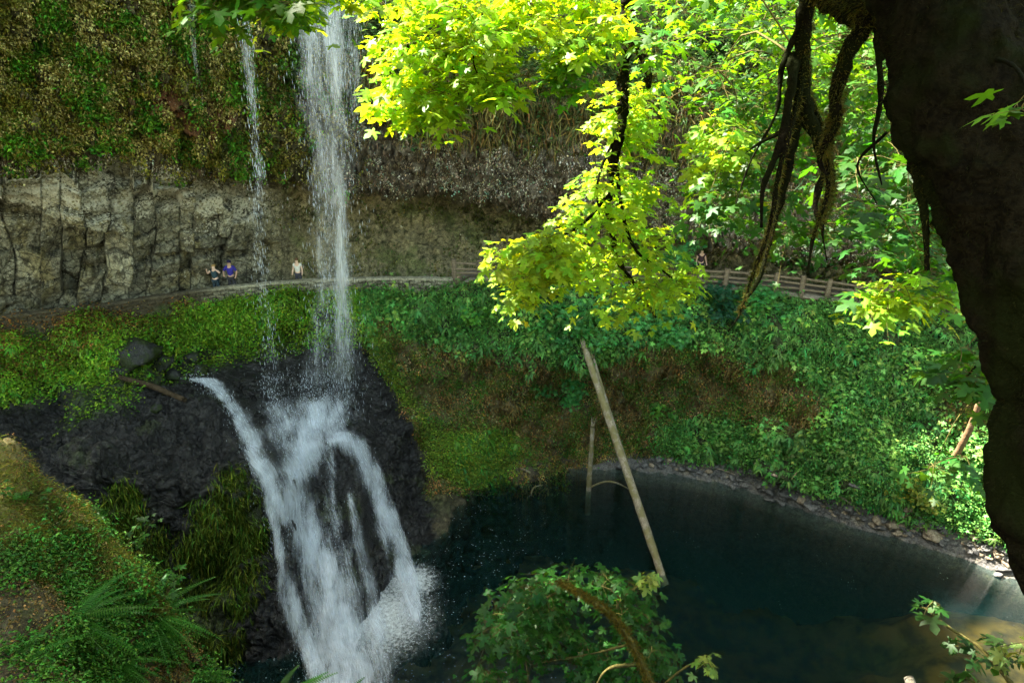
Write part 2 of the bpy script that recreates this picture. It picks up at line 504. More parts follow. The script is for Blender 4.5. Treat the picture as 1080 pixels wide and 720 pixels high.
# recess right of the fall: ochre mossy stained wall
cr = np.zeros(G.shape) + [.17, .15, .085]
cr = colmix(cr, sst(-.1, .3, n3) * .8, .27, .235, .13)
cr = colmix(cr, sst(.1, .35, n2), .045, .045, .018)
cr = colmix(cr, sst(.05, .35, n1 + n4 * .3) * .6, .075, .105, .025)
m = (1 - left) * (1 - face); c = c * (1 - m)[..., None] + cr * m[..., None]
# mossy overhanging face (left)
cm = np.zeros(G.shape) + [.045, .038, .014]  # dark base so gaps between the moss knobs read as shade
cm = colmix(cm, sst(.0, .3, n2), .17, .15, .06)
cm = colmix(cm, sst(.0, .35, n1 + .15 * n4), .05, .06, .014)
cm = colmix(cm, sst(.15, .4, fbm(G * [1, 1, .15], .9, 3, 35)) * .75, .13, .05, .02)
m = leftface * face; c = c * (1 - m)[..., None] + cm * m[..., None]
# brown conglomerate face (centre, right)
cg = np.zeros(G.shape) + [.12, .10, .072]
cg = colmix(cg, sst(-.1, .3, n3), .045, .036, .026)
cg = colmix(cg, sst(.12, .4, n2) * .6, .16, .14, .11)
up = sst(4.7, 5.8, tvg + n1 * .6)
cg = colmix(cg, up * .8, .13, .115, .045)
m = (1 - leftface) * face; c = c * (1 - m)[..., None] + cg * m[..., None]
# wet dark rock right beside the fall
wet = np.exp(-((u - 348) / 48.0) ** 2) * sst(3.8, 4.4, tvg) * (1 - hill * .6)
wet2 = np.exp(-((u - 366) / 18.0) ** 2) * sst(4.5, 4.9, tvg)
wet = np.clip(wet * .8 + wet2, 0, 1)
c = colmix(c, wet * .75, .03, .032, .022)
# shadowy underside: shade put into the colour of the overhang's roof stone
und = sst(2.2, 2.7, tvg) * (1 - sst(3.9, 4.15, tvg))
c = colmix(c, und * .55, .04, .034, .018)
# hillside
ch = np.zeros(G.shape) + [.075, .10, .025]
ch = colmix(ch, sst(-.1, .3, n2), .14, .14, .05)
c = c * (1 - hill)[..., None] + ch * hill[..., None]
c *= (1 + n4 * .45)[..., None]
c = np.clip(c, .006, .6)
lich = .0 * u
lich += .80 * left * (1 - face) * sst(1.0, 2.0, tvg + n1 * .8)
lich += .35 * left * (1 - face)
lich += leftface * face * .42
lich += (1 - leftface) * face * .50 * (1 - up)
lich += .25 * (1 - left) * (1 - face)
lich = np.clip(lich - und * .5 * (1 - left) - wet, 0, 1) * (1 - hill)
msk = np.stack([lich, left * (1 - face) * .8 + (1 - left) * (1 - face) * .35 + face * .15, lich * 0], -1)
colw = np.concatenate([c, wet[..., None]], -1)
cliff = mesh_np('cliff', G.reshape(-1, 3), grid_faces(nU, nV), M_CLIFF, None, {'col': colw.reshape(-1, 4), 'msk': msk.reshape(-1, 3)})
tag(cliff, 'tall overhanging rock amphitheatre with mossy rim, basalt columns and recess behind the trail', 'cliff', kind='structure')
cliffG, cliffN, cliffT, cliffUV = G.reshape(-1, 3), grid_normals(G).reshape(-1, 3), tvg.ravel(), (u.ravel(), v.ravel())
if cliffN[(nU // 2) * nV + nV // 3, 1] > 0: cliffN = -cliffN
cliff_hill = hill.ravel(); cliff_leftface = (leftface * face).ravel(); cliff_up = ((1 - leftface) * face * up).ravel(); cliff_rec = ((1 - left) * (1 - face)).ravel()

# ------------------------------------------------------------------ lower slope: trail edge down to the pool
def S(*a): return [P(*q) for q in a]
LO = [
 S((-150, 354, 24.0), (-150, 395, 23.3), (-150, 450, 22.5), (-150, 490, 20), (-150, 540, 17.5), (-150, 640, 15.5), (-150, 740, 14.5)),
 S((0, 336, 27.0), (0, 375, 26.3), (0, 428, 25.3), (0, 455, 22.5), (0, 497, 19.5), (0, 620, 18), (0, 722, 17)),
 S((100, 325, 28.8), (100, 357, 28), (105, 402, 26.8), (105, 445, 23), (110, 505, 19.8), (125, 610, 18.8), (145, 702, 18)),
 S((200, 315, 30.7), (200, 342, 30), (190, 385, 28.8), (195, 415, 26.0), (215, 490, 21.6), (230, 590, 20), (245, 695, 18.3)),
 S((245, 315, 31.6), (245, 333, 31), (240, 372, 30), (235, 402, 27.5), (277, 490, 22.6), (300, 585, 20.8), (312, 685, 18.6)),
 S((300, 312, 32.3), (300, 328, 31.8), (300, 368, 31), (318, 412, 28.6), (335, 476, 26.0), (352, 560, 23.2), (372, 660, 19.8)),
 S((380, 308, 33.0), (378, 322, 32.6), (376, 362, 32), (384, 404, 30.6), (394, 470, 27.6), (412, 540, 25.2), (422, 608, 23.0)),
 S((440, 306, 33.1), (436, 330, 32.8), (422, 370, 32), (432, 420, 31.2), (442, 480, 29.0), (452, 530, 26.8), (455, 578, 24.6)),
 S((530, 297, 33.2), (530, 335, 32.6), (526, 372, 31.9), (526, 400, 32.5), (524, 440, 32.2), (522, 478, 31.0), (516, 510, 29.6)),
 S((640, 300, 33.0), (640, 335, 32.2), (640, 372, 31.4), (640, 400, 32.5), (640, 440, 32.4), (640, 470, 31.9), (640, 491, 31.1)),
 S((760, 305, 32.1), (760, 342, 30.8), (760, 376, 30.2), (760, 403, 31.2), (760, 440, 31.0), (760, 470, 30.6), (760, 504, 29.8)),
 S((880, 319, 31.0), (880, 350, 30), (880, 390, 28.8), (880, 430, 28), (880, 470, 27.5), (880, 515, 27), (880, 550, 26.4)),
 S((1000, 336, 30.2), (1000, 370, 28.8), (1000, 410, 27.5), (1000, 450, 26.6), (1000, 490, 26), (1000, 540, 25), (1000, 582, 24.1)),
 S((1150, 361, 27.5), (1150, 400, 25.5), (1150, 450, 24), (1150, 500, 23.4), (1150, 550, 22.6), (1150, 600, 21.8), (1150, 640, 20.7)),
]
LR = []
for k, s in enumerate(LO):
    s = list(s)
    last = s[-1].copy()
    gentle = k >= 9
    if gentle: q1 = last + W(last[0] * -.03, -1.1, -.7); q2 = last + W(last[0] * -.08, -2.8, -2.9)
    else: q1 = last + W(0, -.7, -1.4); q2 = last + W(0, -3.2, -3.2)
    q3 = last + W(0, -6.5, -4.0)
    LR.append(s + [q1, q2, q3])
LR = np.array(LR)
a1 = LR[0] + W(-7, -7, .2); a1[:, 1] = np.minimum(a1[:, 1], LR[0][:, 1] - 5); a0 = a1 + W(-2, -8, 0)
b1 = LR[-1] + W(6, -9, 0); b0 = b1 + W(3, -9, 1.5)
LR = np.concatenate([[a0, a1], LR, [b1, b0]])
nU2, nV2 = 820, 430
tu = warp(nU2, [.3, .3, .8, 1, 1, .9, .9, 1, 1, 1, 1, 1, 1, 1, .7, .4, .3])
tv = warp(nV2, [1, 1.2, 1.0, 1.6, 1.7, 1.3, .8, .8, .3])
G = np.swapaxes(catmull(np.swapaxes(catmull(LR, tu), 0, 1), tv), 0, 1)
tug = np.broadcast_to(tu[:, None], G.shape[:2]); tvg = np.broadcast_to(tv[None, :], G.shape[:2])
N = grid_normals(G)
if N[nU2 // 2, nV2 // 3, 1] > 0: N = -N
u, v, d = proj(G); X, Y_, Z = G[..., 0], G[..., 1], G[..., 2]
jit = fbm(G, .6, 4, 50) * 30
z_black = zone(u, v, [(-300, 430), (0, 432), (90, 412), (130, 405), (190, 372), (300, 345), (372, 340), (392, 372), (425, 430), (448, 480), (462, 530), (470, 600), (440, 640), (440, 900), (-300, 900)], 9, jit * .45)
z_gtop = np.maximum(zone(u, v, [(60, 345), (130, 330), (200, 322), (260, 312), (400, 300), (395, 360), (370, 345), (300, 350), (200, 385), (110, 420), (-300, 460), (-300, 385)], 12, jit * .6),
                    zone(u, v, [(380, 285), (480, 300), (560, 290), (900, 300), (1300, 350), (1300, 430), (1050, 425), (960, 395), (1000, 450), (1100, 470), (1300, 520), (1300, 620), (1000, 560), (880, 530), (780, 495), (690, 480), (690, 440), (740, 440), (860, 455), (880, 430), (840, 385), (760, 365), (690, 360), (600, 385), (500, 368), (430, 350), (385, 330)], 12, jit * .5))
z_yel = np.maximum(zone(u, v, [(378, 345), (400, 345), (440, 430), (470, 455), (545, 455), (545, 490), (530, 512), (490, 512), (455, 500), (425, 430)], 9, jit * .3), 0)
z_shore = zone(u, v, [(650, 484), (690, 480), (760, 485), (820, 498), (860, 513), (900, 527), (960, 547), (1010, 557), (1070, 573), (1300, 650), (1300, 900), (600, 900), (600, 494)], 4, jit * .12)
blk = np.abs(fbm(G, .8, 4, 51)); b2 = fbm(G, 2.6, 4, 52, .6)
qv = np.floor(G / [1.1, 1.3, .7] + fbm(G, .5, 2, 58)[..., None] * 1.3); drock = (hashf(qv[..., 0], qv[..., 1], qv[..., 2]) - .5) * .45 + np.abs(b2) * -.35 + fbm(G, .3, 3, 53) * 1.0 + blk * .7 + b2 * .15 - np.abs(fbm(G * [1, 1, .3], 1.7, 3, 54)) * .35
dsoil = fbm(G, .35, 3, 55) * 1.1 + fbm(G * [1, 1, .5], 1.8, 4, 56) * .5 + b2 * .3
bump_ = .9 * np.exp(-(((u - 368) / 20) ** 2 + ((v - 540) / 60) ** 2)) + .25 * np.exp(-(((u - 306) / 22) ** 2 + ((v - 575) / 45) ** 2)) \
      - .3 * np.exp(-(((u - 330) / 26) ** 2 + ((v - 590) / 90) ** 2)) + .6 * np.exp(-(((u - 355) / 30) ** 2 + ((v - 468) / 12) ** 2))
fanm = zone(u, v, [(190, 385), (385, 380), (412, 490), (440, 560), (458, 640), (462, 760), (320, 760), (285, 640), (262, 540), (240, 440)], 14)
disp = z_black * (drock * (1 - .8 * fanm) + bump_) + (1 - z_black) * (dsoil + z_gtop * (1 - z_yel) * np.abs(fbm(G, .42, 3, 59)) * 1.7) * (1 - z_shore) + z_shore * (fbm(G, 1.5, 4, 57) * .22)
fade = sst(0, .25, tvg)
disp *= fade
G = G + N * disp[..., None]
uL = (u < 620)
n1 = fbm(G, .5, 4, 60); n2 = fbm(G, 2.2, 4, 61, .6); n3 = fbm(G * [1, 1, .3], 1.2, 4, 62, .6); n4 = fbm(G, 6.5, 3, 63)
c = np.zeros(G.shape) + [.15, .115, .05]                       # brown hanging root mat
c = colmix(c, sst(-.1, .3, n3), .058, .045, .02)
c = colmix(c, sst(.1, .35, n1) * .6, .125, .115, .035)
c = colmix(c, sst(.25, .4, n2) * .5, .16, .15, .06)
rust = zone(u, v, [(-300, 340), (0, 336), (60, 333), (110, 325), (200, 318), (170, 345), (110, 355), (50, 400), (-300, 430)], 12, jit * .5)
c = colmix(c, rust * .6, .09, .06, .022)
c = colmix(c, z_gtop * .9, .016, .032, .008)  # dark soil, deepened so gaps between the leaves read as shade
c = colmix(c, z_yel, .075, .10, .016)
c = colmix(c, sst(.02, .3, fbm(G, .8, 4, 68)) * (1 - z_gtop) * (1 - z_black) * .75, .085, .105, .02)
low = zone(u, v, [(380, 360), (470, 380), (520, 440), (545, 470), (530, 512), (462, 530), (448, 480), (410, 400)], 14, jit * .5) * (1 - z_black)
c = colmix(c, low * .6, .085, .085, .022)
rk = np.zeros(G.shape) + [.012, .0115, .012]
rk = colmix(rk, sst(.0, .35, n2), .034, .032, .030)
rk = colmix(rk, sst(.15, .3, n1 + n4 * .3 - .1) * .7, .03, .04, .012)
c = c * (1 - z_black)[..., None] + rk * z_black[..., None]
mossrock = np.maximum(zone(u, v, [(205, 530), (245, 505), (275, 520), (282, 570), (262, 640), (250, 690), (180, 690), (185, 600)], 12, jit * .6), .8 * zone(u, v, [(135, 500), (175, 560), (180, 700), (60, 720), (60, 560)], 16, jit))
c = colmix(c, mossrock * sst(-.3, .2, n3) * z_black, .04, .055, .010)
gm = zone(u, v, [(90, 412), (150, 395), (200, 385), (300, 345), (375, 340), (380, 365), (300, 372), (250, 380), (160, 398), (130, 430), (60, 445)], 10, jit * .4)
c = colmix(c, gm * .7, .045, .075, .012)
wall_low = zone(u, v, [(445, 580), (470, 520), (530, 495), (560, 480), (760, 480), (760, 500), (540, 505), (450, 600)], 6, jit * .2) * (1 - z_black)
c = colmix(c, wall_low * .7, .05, .045, .032)
sh = np.zeros(G.shape) + [.11, .105, .10]
sh = colmix(sh, sst(0, .3, n2), .16, .14, .11)
deepf = sst(-20.0, -20.5, Z)
sh = colmix(sh, deepf, .022, .015, .007)
c = c * (1 - z_shore)[..., None] + sh * z_shore[..., None]
c = colmix(c, (deepf * (1 - z_shore)), .014, .013, .008)
c *= (1 + n4 * .4)[..., None]
c = np.clip(c, .005, .6)
nearfall = np.exp(-(((u - 360) / 150) ** 2 + ((v - 520) / 150) ** 2))
wetm = np.clip(z_black * (.75 + .25 * nearfall), 0, 1)
lich = np.clip(.12 * (1 - z_black) - z_gtop * .3 + rust * .3, 0, 1)
msk = np.stack([lich, z_black * .9 + (1 - z_black) * (1 - z_gtop) * .15, lich * 0], -1)
slope = mesh_np('slope', G.reshape(-1, 3), grid_faces(nU2, nV2), M_SLOPE, None, {'col': np.concatenate([c, wetm[..., None]], -1).reshape(-1, 4), 'msk': msk.reshape(-1, 3)})
tag(slope, 'steep bank dropping from the trail to the pool, black rock at left, brown earth and greenery at right', 'slope', kind='structure')
slG, slN = G.reshape(-1, 3), grid_normals(G).reshape(-1, 3)
if slN[(nU2 // 2) * nV2 + nV2 // 3, 1] > 0: slN = -slN
sl_uv = (u.ravel(), v.ravel()); sl_green = z_gtop.ravel(); sl_yel = z_yel.ravel(); sl_black = z_black.ravel(); sl_moss = (mossrock * z_black).ravel(); sl_gm = gm.ravel(); sl_low = low.ravel(); sl_shore = z_shore.ravel(); sl_rust = rust.ravel()
sl_tv = tvg.ravel()

# ------------------------------------------------------------------ trail surface
tt = np.linspace(0, NTR - 1, 260)
te = catmull(trail, tt)
tb = []
for k in range(NTR):
    tb.append(catmull(CC[:, 0], np.array([k]))[0])
tb = catmull(np.array(tb), tt)
R_ = []
for f in (0.0, .04, .3, .7, 1.0, 1.15):
    p = te * (1 - f) + tb * f
    p[:, 2] = te[:, 2] - wall_h(proj(te)[0]) + (-.12 if f == 0 else .0) + fbm(p, 1.5, 3, 70) * .05
    R_.append(p)
R_ = np.stack(R_, 1)
o = mesh_np('trail_path', R_.reshape(-1, 3), grid_faces(260, 6), M_PATH)
tag(o, 'pale dirt hiking trail running behind the falls under the overhang', 'path', kind='structure')

# ------------------------------------------------------------------ near bank (camera side)
NB = [
 [W(-24, 13, -22), W(-20, 13, -9), P(-220, 430, 10), P(-220, 520, 8), P(-220, 660, 6), P(-220, 800, 4.6), W(-6, .2, -2.6), W(-6, -6, -1.2), W(-9, -40, 12)],
 [W(-16, 12, -22), W(-10.5, 11, -10), P(0, 474, 9.4), P(0, 532, 8.2), P(0, 630, 6.7), P(0, 720, 5.3), W(-3.2, .3, -2.5), W(-3.2, -6, -1.6), W(-4, -40, 12)],
 [W(-12, 11.5, -22), W(-7.6, 10, -11.5), P(88, 543, 8.7), P(90, 600, 7.9), P(85, 660, 6.9), P(75, 735, 5.7), W(-1.9, .4, -2.4), W(-1.5, -6, -1.8), W(-1.5, -40, 12)],
 [W(-9.5, 11.2, -22), W(-6.2, 9.3, -12.5), P(158, 625, 8.1), P(158, 658, 7.7), P(152, 715, 7.0), P(142, 775, 6.1), W(-1.2, .5, -2.4), W(-.5, -6, -1.8), W(-.5, -40, 12)],
 [W(-7.5, 11, -22), W(-5.0, 8.8, -13), P(230, 722, 7.6), P(230, 738, 7.4), P(242, 760, 6.9), P(225, 830, 6.1), W(-.6, .6, -2.4), W(0, -6, -1.8), W(0, -40, 12)],
 [W(-4, 11, -22), W(-3, 8.8, -14.5), P(330, 800, 7.2), P(330, 812, 7.1), P(322, 850, 6.6), P(310, 930, 5.6), W(0, .7, -2.4), W(1, -6, -1.8), W(1, -40, 12)],
 [W(3, 11, -22), W(3, 8.6, -15), W(2.2, 6.6, -10.8), W(2.1, 6.2, -10.0), W(2, 5.0, -8.2), W(1.8, 3.8, -6.2), W(1.5, .8, -2.5), W(3, -6, -1.8), W(3, -40, 12)],
 [W(12, 12, -22), W(10, 10, -14), W(7.5, 6.8, -10.6), W(7.2, 6.2, -9.7), W(6.6, 5.0, -8), W(6, 3.8, -6.2), W(4, .8, -2.5), W(6, -6, -1.8), W(7, -40, 12)],
 [W(30, 16, -22), W(26, 12, -12), W(16, 8, -8.6), W(15, 7.0, -7.6), W(13, 5, -6), W(12, 3.8, -5), W(9, 1.6, -2.5), W(10, -6, -1), W(14, -40, 12)],
]
NBc = np.array(NB); nU3, nV3 = 320, 330
tu = warp(nU3, [1, 1.4, 1.4, 1.4, .9, .5, .4, .4]); tv = warp(nV3, [.6, .6, 1.6, 1.8, 1.6, 1.0, .3, .3])
G = np.swapaxes(catmull(np.swapaxes(catmull(NBc, tu), 0, 1), tv), 0, 1)
tvg = np.broadcast_to(tv[None, :], G.shape[:2])
N = grid_normals(G)
if N[nU3 // 2, nV3 - 20, 2] < 0: N = -N
u, v, d = proj(G)
G = G + N * ((fbm(G, 1.0, 4, 80) * .35 + fbm(G, 5, 4, 81) * .07 + fbm(G, 20, 2, 84) * .02) * sst(0, .5, tvg))[..., None]
n1 = fbm(G, 1.2, 4, 82); n2 = fbm(G, 6, 4, 83, .6); n4 = fbm(G, 22, 3, 85)
c = np.zeros(G.shape) + [.07, .05, .024]
c = colmix(c, sst(-.1, .3, n2), .11, .085, .045)
c = colmix(c, sst(.05, .35, n1) * .7, .06, .065, .016)
yel = zone(u, v, [(-300, 430), (0, 475), (90, 540), (150, 600), (165, 640), (100, 640), (40, 600), (0, 560), (-300, 560)], 18, n1 * 30)
c = colmix(c, yel * .75, .24, .20, .05)
c = colmix(c, (1 - sst(1.6, 2.1, tvg)) , .03, .028, .018)
c *= (1 + n4 * .6)[..., None]
nearbank = mesh_np('near_bank', G.reshape(-1, 3), grid_faces(nU3, nV3), M_SLOPE, None, {'col': np.concatenate([np.clip(c, .005, 1), c[..., :1] * 0], -1).reshape(-1, 4), 'msk': (c * 0).reshape(-1, 3)})
tag(nearbank, 'dry mossy slope in the lower left foreground with leaf litter', 'ground', kind='structure')
nbG, nbN = G.reshape(-1, 3), grid_normals(G).reshape(-1, 3); nb_uv = (u.ravel(), v.ravel()); nb_tv = tvg.ravel()
if nbN[(nU3 // 2) * nV3 + nV3 - 20, 2] < 0: nbN = -nbN

# ------------------------------------------------------------------ ray casting on the built ground (layout only)
bpy.context.view_layer.update()
BV = {'slope': slope, 'near': nearbank, 'cliff': cliff}
def hit(u_, v_, which=('slope',), clip_water=False):
    d = Vector(PD(u_, v_, 1.0)).normalized(); best = None
    for w in which:
        r = BV[w].ray_cast(Vector((0, 0, 0)), d)
        if r[0]:
            r = (r[1], r[2], 0, r[1].length)
            if best is None or r[3] < best[3]: best = r
    if clip_water:
        tz = ZW / d.z
        if best is None or tz < best[3]: return np.array(d * tz), np.array([0, 0, 1.0])
    if best is None: return None, None
    n = best[1]
    if n.dot(d) > 0: n = -n
    return np.array(best[0]), np.array(n)

# ------------------------------------------------------------------ pool
bx = []
me = bpy.data.meshes.new('pool_bed')
gx, gy = np.meshgrid(np.linspace(-34, 40, 90), np.linspace(-2, 40, 60), indexing='ij')
gp = np.stack([gx, gy, gx * 0], -1)
gz = -23.4 + fbm(gp, .25, 3, 90) * .6 + 2.4 * sst(12.5, 18, gx + fbm(gp, .4, 3, 91) * 3) * (1 - sst(21, 25, gy)) + .25 * fbm(gp, 1.2, 3, 93)
gp[..., 2] = gz
m, nt, b = newmat('pool_bed')
p = geo_pos(nt); n_ = noise(nt, p, .9, 5)
nt.links.new(mixc(nt, ramp(nt, n_, .35, .65), (.12, .06, .015), (.62, .36, .09)), b.inputs['Base Color'])
bed = mesh_np('pool_bed', gp.reshape(-1, 3), grid_faces(90, 60), m)
tag(bed, 'brown gravel bottom of the pool', 'ground', kind='structure')

m, nt, b = newmat('pool_water')
nt.nodes.remove(b)
p = geo_pos(nt)
out = nt.nodes['Material Output']
gl = nd(nt, 'ShaderNodeBsdfGlossy'); ins(gl, Roughness=.06)
trn = nt.nodes.new('ShaderNodeBsdfTransparent'); trn.inputs[0].default_value = (.80, .93, .9, 1)
df = nt.nodes.new('ShaderNodeBsdfDiffuse'); df.inputs[0].default_value = (.009, .040, .041, 1)
w1 = noise(nt, p, 2.2, 4, .6, (1, 1.6, 1)); w2 = noise(nt, p, 9.0, 3, .6, (1, 1.5, 1))
FALL = P(415, 640, 21.5)
vm = nt.nodes.new('ShaderNodeVectorMath'); vm.operation = 'DISTANCE'; vm.inputs[1].default_value = (-5.2, 20.3, ZW)
nt.links.new(p, vm.inputs[0]); dist = vm.outputs['Value']
vm2 = nt.nodes.new('ShaderNodeVectorMath'); vm2.operation = 'DISTANCE'; vm2.inputs[1].default_value = (-4.3, 22.3, ZW)
nt.links.new(p, vm2.inputs[0]); dist2 = vm2.outputs['Value']
near = mth(nt, 'SUBTRACT', 1.0, ramp(nt, dist, 1.0, 10.0))
bp = nt.nodes.new('ShaderNodeBump'); ins(bp, Distance=.05)
nt.links.new(mth(nt, 'MULTIPLY_ADD', near, .8, .3), bp.inputs['Strength'])
nt.links.new(mth(nt, 'MULTIPLY_ADD', w2, .5, w1), bp.inputs['Height'])
for n_ in (gl, df): nt.links.new(bp.outputs[0], n_.inputs['Normal'])
mx1 = nt.nodes.new('ShaderNodeMixShader'); mx1.inputs[0].default_value = .22
nt.links.new(trn.outputs[0], mx1.inputs[1]); nt.links.new(df.outputs[0], mx1.inputs[2])
fr = nt.nodes.new('ShaderNodeFresnel'); fr.inputs[0].default_value = 1.33; nt.links.new(bp.outputs[0], fr.inputs['Normal'])
mx2 = nt.nodes.new('ShaderNodeMixShader'); nt.links.new(mth(nt, 'MULTIPLY', fr.outputs[0], .3), mx2.inputs[0])
nt.links.new(mx1.outputs[0], mx2.inputs[1]); nt.links.new(gl.outputs[0], mx2.inputs[2])
# foam: churned water at the plunge and small drifting flecks
foam = nt.nodes.new('ShaderNodeBsdfDiffuse'); foam.inputs[0].default_value = (.75, .8, .84, 1)
fn = noise(nt, p, 7.0, 8, .78); fn2 = noise(nt, p, 1.3, 4, .6)
churn = ramp(nt, mth(nt, 'ADD', mth(nt, 'MULTIPLY', mth(nt, 'SUBTRACT', 1.0, ramp(nt, dist, .2, 4.6)), .42), mth(nt, 'MULTIPLY', fn, .75)), .56, .98)
churn2 = ramp(nt, mth(nt, 'ADD', mth(nt, 'MULTIPLY', mth(nt, 'SUBTRACT', 1.0, ramp(nt, dist2, .1, 2.4)), .42), mth(nt, 'MULTIPLY', fn, .75)), .56, .95)
vo = nt.nodes.new('ShaderNodeTexVoronoi'); ins(vo, Scale=5.5, Randomness=1.0)
mp = nt.nodes.new('ShaderNodeMapping'); mp.inputs['Scale'].default_value = (.8, 1.5, 1); mp.inputs['Rotation'].default_value = (0, 0, .5); nt.links.new(p, mp.inputs[0]); nt.links.new(mp.outputs[0], vo.inputs['Vector'])
fleckband = mth(nt, 'SUBTRACT', 1.0, ramp(nt, dist, 5.0, 13.0))
thr = mth(nt, 'MULTIPLY_ADD', fleckband, .09, mth(nt, 'MULTIPLY_ADD', fn2, .22, -.09))
fl = mth(nt, 'MULTIPLY', mth(nt, 'LESS_THAN', vo.outputs['Distance'], thr), .55)
ff = mth(nt, 'MAXIMUM', mth(nt, 'MAXIMUM', churn, churn2), fl, None, True)
mx3 = nt.nodes.new('ShaderNodeMixShader'); nt.links.new(ff, mx3.inputs[0])
nt.links.new(mx2.outputs[0], mx3.inputs[1]); nt.links.new(foam.outputs[0], mx3.inputs[2])
nt.links.new(mx3.outputs[0], out.inputs[0])
va = nt.nodes.new('ShaderNodeVolumeAbsorption'); va.inputs[0].default_value = (.56, .54, .36, 1); va.inputs['Density'].default_value = 1.15
nt.links.new(va.outputs[0], out.inputs['Volume'])
x0, x1, y0, y1, z0 = -33, 39, -1, 39, -25
V = [(x0, y0, z0), (x1, y0, z0), (x1, y1, z0), (x0, y1, z0), (x0, y0, ZW), (x1, y0, ZW), (x1, y1, ZW), (x0, y1, ZW)]
F = [(3, 2, 1, 0), (4, 5, 6, 7), (0, 1, 5, 4), (1, 2, 6, 5), (2, 3, 7, 6), (3, 0, 4, 7)]
pool = mesh_np('pool_water', V, F, m, smooth=False)
tag(pool, 'dark green plunge pool with drifting foam flecks', 'water', kind='structure')
# ================================================================== vegetation
def unit(a): return a / (np.linalg.norm(a, axis=-1, keepdims=True) + 1e-9)

def place(TV, TF, pos, nrm, tip, size, col, xs=None):
    """copy a flat template (x across, y tip, z normal) to many places in one mesh"""
    n = len(pos); size = np.broadcast_to(np.asarray(size, float), (n,))
    z = unit(nrm); y = unit(tip - z * (tip * z).sum(-1, keepdims=True)); x = np.cross(y, z)
    sx = size if xs is None else size * xs
    V = (TV[None, :, 0:1] * x[:, None] * sx[:, None, None] + TV[None, :, 1:2] * y[:, None] * size[:, None, None] + TV[None, :, 2:3] * z[:, None] * size[:, None, None]) + pos[:, None]
    F = TF[None] + (np.arange(n) * len(TV))[:, None, None]
    C = np.repeat(col[:, None], len(TV), 1)
    return V.reshape(-1, 3), F.reshape(-1, TF.shape[1]), C.reshape(-1, col.shape[1])

# maple leaf: five lobes, slightly cupped and drooping at the tips
_o = [(.04, 0), (.26, -.16), (.46, -.16), (.27, .10), (.56, .20), (.72, .46), (.44, .40), (.17, .38), (.26, .68), (0, 1.0), (-.26, .68), (-.17, .38), (-.44, .40), (-.72, .46), (-.56, .20), (-.27, .10), (-.46, -.16), (-.26, -.16), (-.04, 0)]
_tv = np.array([(0, .22, .05)] + [(x, y, -.24 * (x * x + max(0, y - .3) ** 2)) for x, y in _o])
LEAF_V = _tv; LEAF_F = np.array([(0, k, k + 1) for k in range(1, 19)] + [(0, 19, 1)])
# small simple leaf (folded along its midrib)
SL_V = np.array([(0, 0, 0), (.3, .45, .06), (0, 1, -.12), (-.3, .45, .06), (0, .45, 0)]); SL_F = np.array([(0, 1, 4), (4, 1, 2), (0, 4, 3), (4, 3, 2)])
# frond strip with toothed outline
def frond_t(nseg=4, w=.16, droop=.5):
    V = []; F = []
    for k in range(nseg + 1):
        t = k / nseg; ww = w * (1 - t) ** .6 * (1.25 if k % 2 else .55) if k < nseg else 0.0
        z = -droop * t * t
        V += [(-ww, t, z - ww * .25), (0, t, z), (ww, t, z - ww * .25)]
    for k in range(nseg):
        a = 3 * k
        F += [(a, a + 1, a + 4, a + 3), (a + 1, a + 2, a + 5, a + 4)]
    return np.array(V), np.array(F)
FR_V, FR_F = frond_t(7, .15, .6)
# near fern frond: rachis with separate pinnae
def fern_t(n=34, w=.13, droop=.6):
    V = []; F = []
    for k in range(n):
        t0 = (k + .6) / (n + 1); z = -droop * t0 * t0; L = w * math.sin(min(1, t0 * 2.4 + .25) * math.pi / 2) * (1 - t0) ** .75 + .006
        hw = .36 / n
        for s in (-1, 1):
            b = len(V)
            V += [(0, t0 - hw, z), (s * L * .6, t0 - hw * .2, z - L * .1), (s * L, t0 + hw * 1.0, z - L * .32), (s * L * .96, t0 + hw * 1.2, z - L * .30), (s * L * .55, t0 + hw * 1.25, z - L * .1), (0, t0 + hw, z)]
            F += [(b, b + 1, b + 4, b + 5), (b + 1, b + 2, b + 3, b + 4)]
    m = len(V)
    for k in range(9):
        t = k / 8; z = -droop * t * t + .002; q = .008 * (1 - t) + .0015
        V += [(-q, t, z), (q, t, z)]
    for k in range(8): F.append((m + 2 * k, m + 2 * k + 1, m + 2 * k + 3, m + 2 * k + 2))
    return np.array(V), np.array(F)
FE_V, FE_F = fern_t()

def rnd_unit(n):
    a = rng.normal(size=(n, 3)); return unit(a)

def jitter_col(base, n, amt=.25, hue=.12):
    base = np.asarray(base, float)
    c = np.tile(base, (n, 1)) * (1 + amt * rng.normal(size=(n, 1))).clip(.35, 2)
    c[:, 0] *= (1 + hue * 1.8 * rng.normal(size=n)).clip(.4, 2.2)
    c[:, 2] *= (1 + hue * rng.normal(size=n)).clip(.3, 2)
    return c.clip(.003, .9)

def visible(p, m=40):
    u_, v_, d_ = proj(p)
    return (u_ > -m) & (u_ < 1080 + m) & (v_ > -m) & (v_ < 720 + m) & (d_ > 0)

def sample(pts, nrm, prob, n, m=60):
    w = np.clip(prob, 0, None) * visible(pts, m)
    _, _, d_ = proj(pts)
    idx = rng.choice(len(pts), n, p=w / w.sum())
    return idx

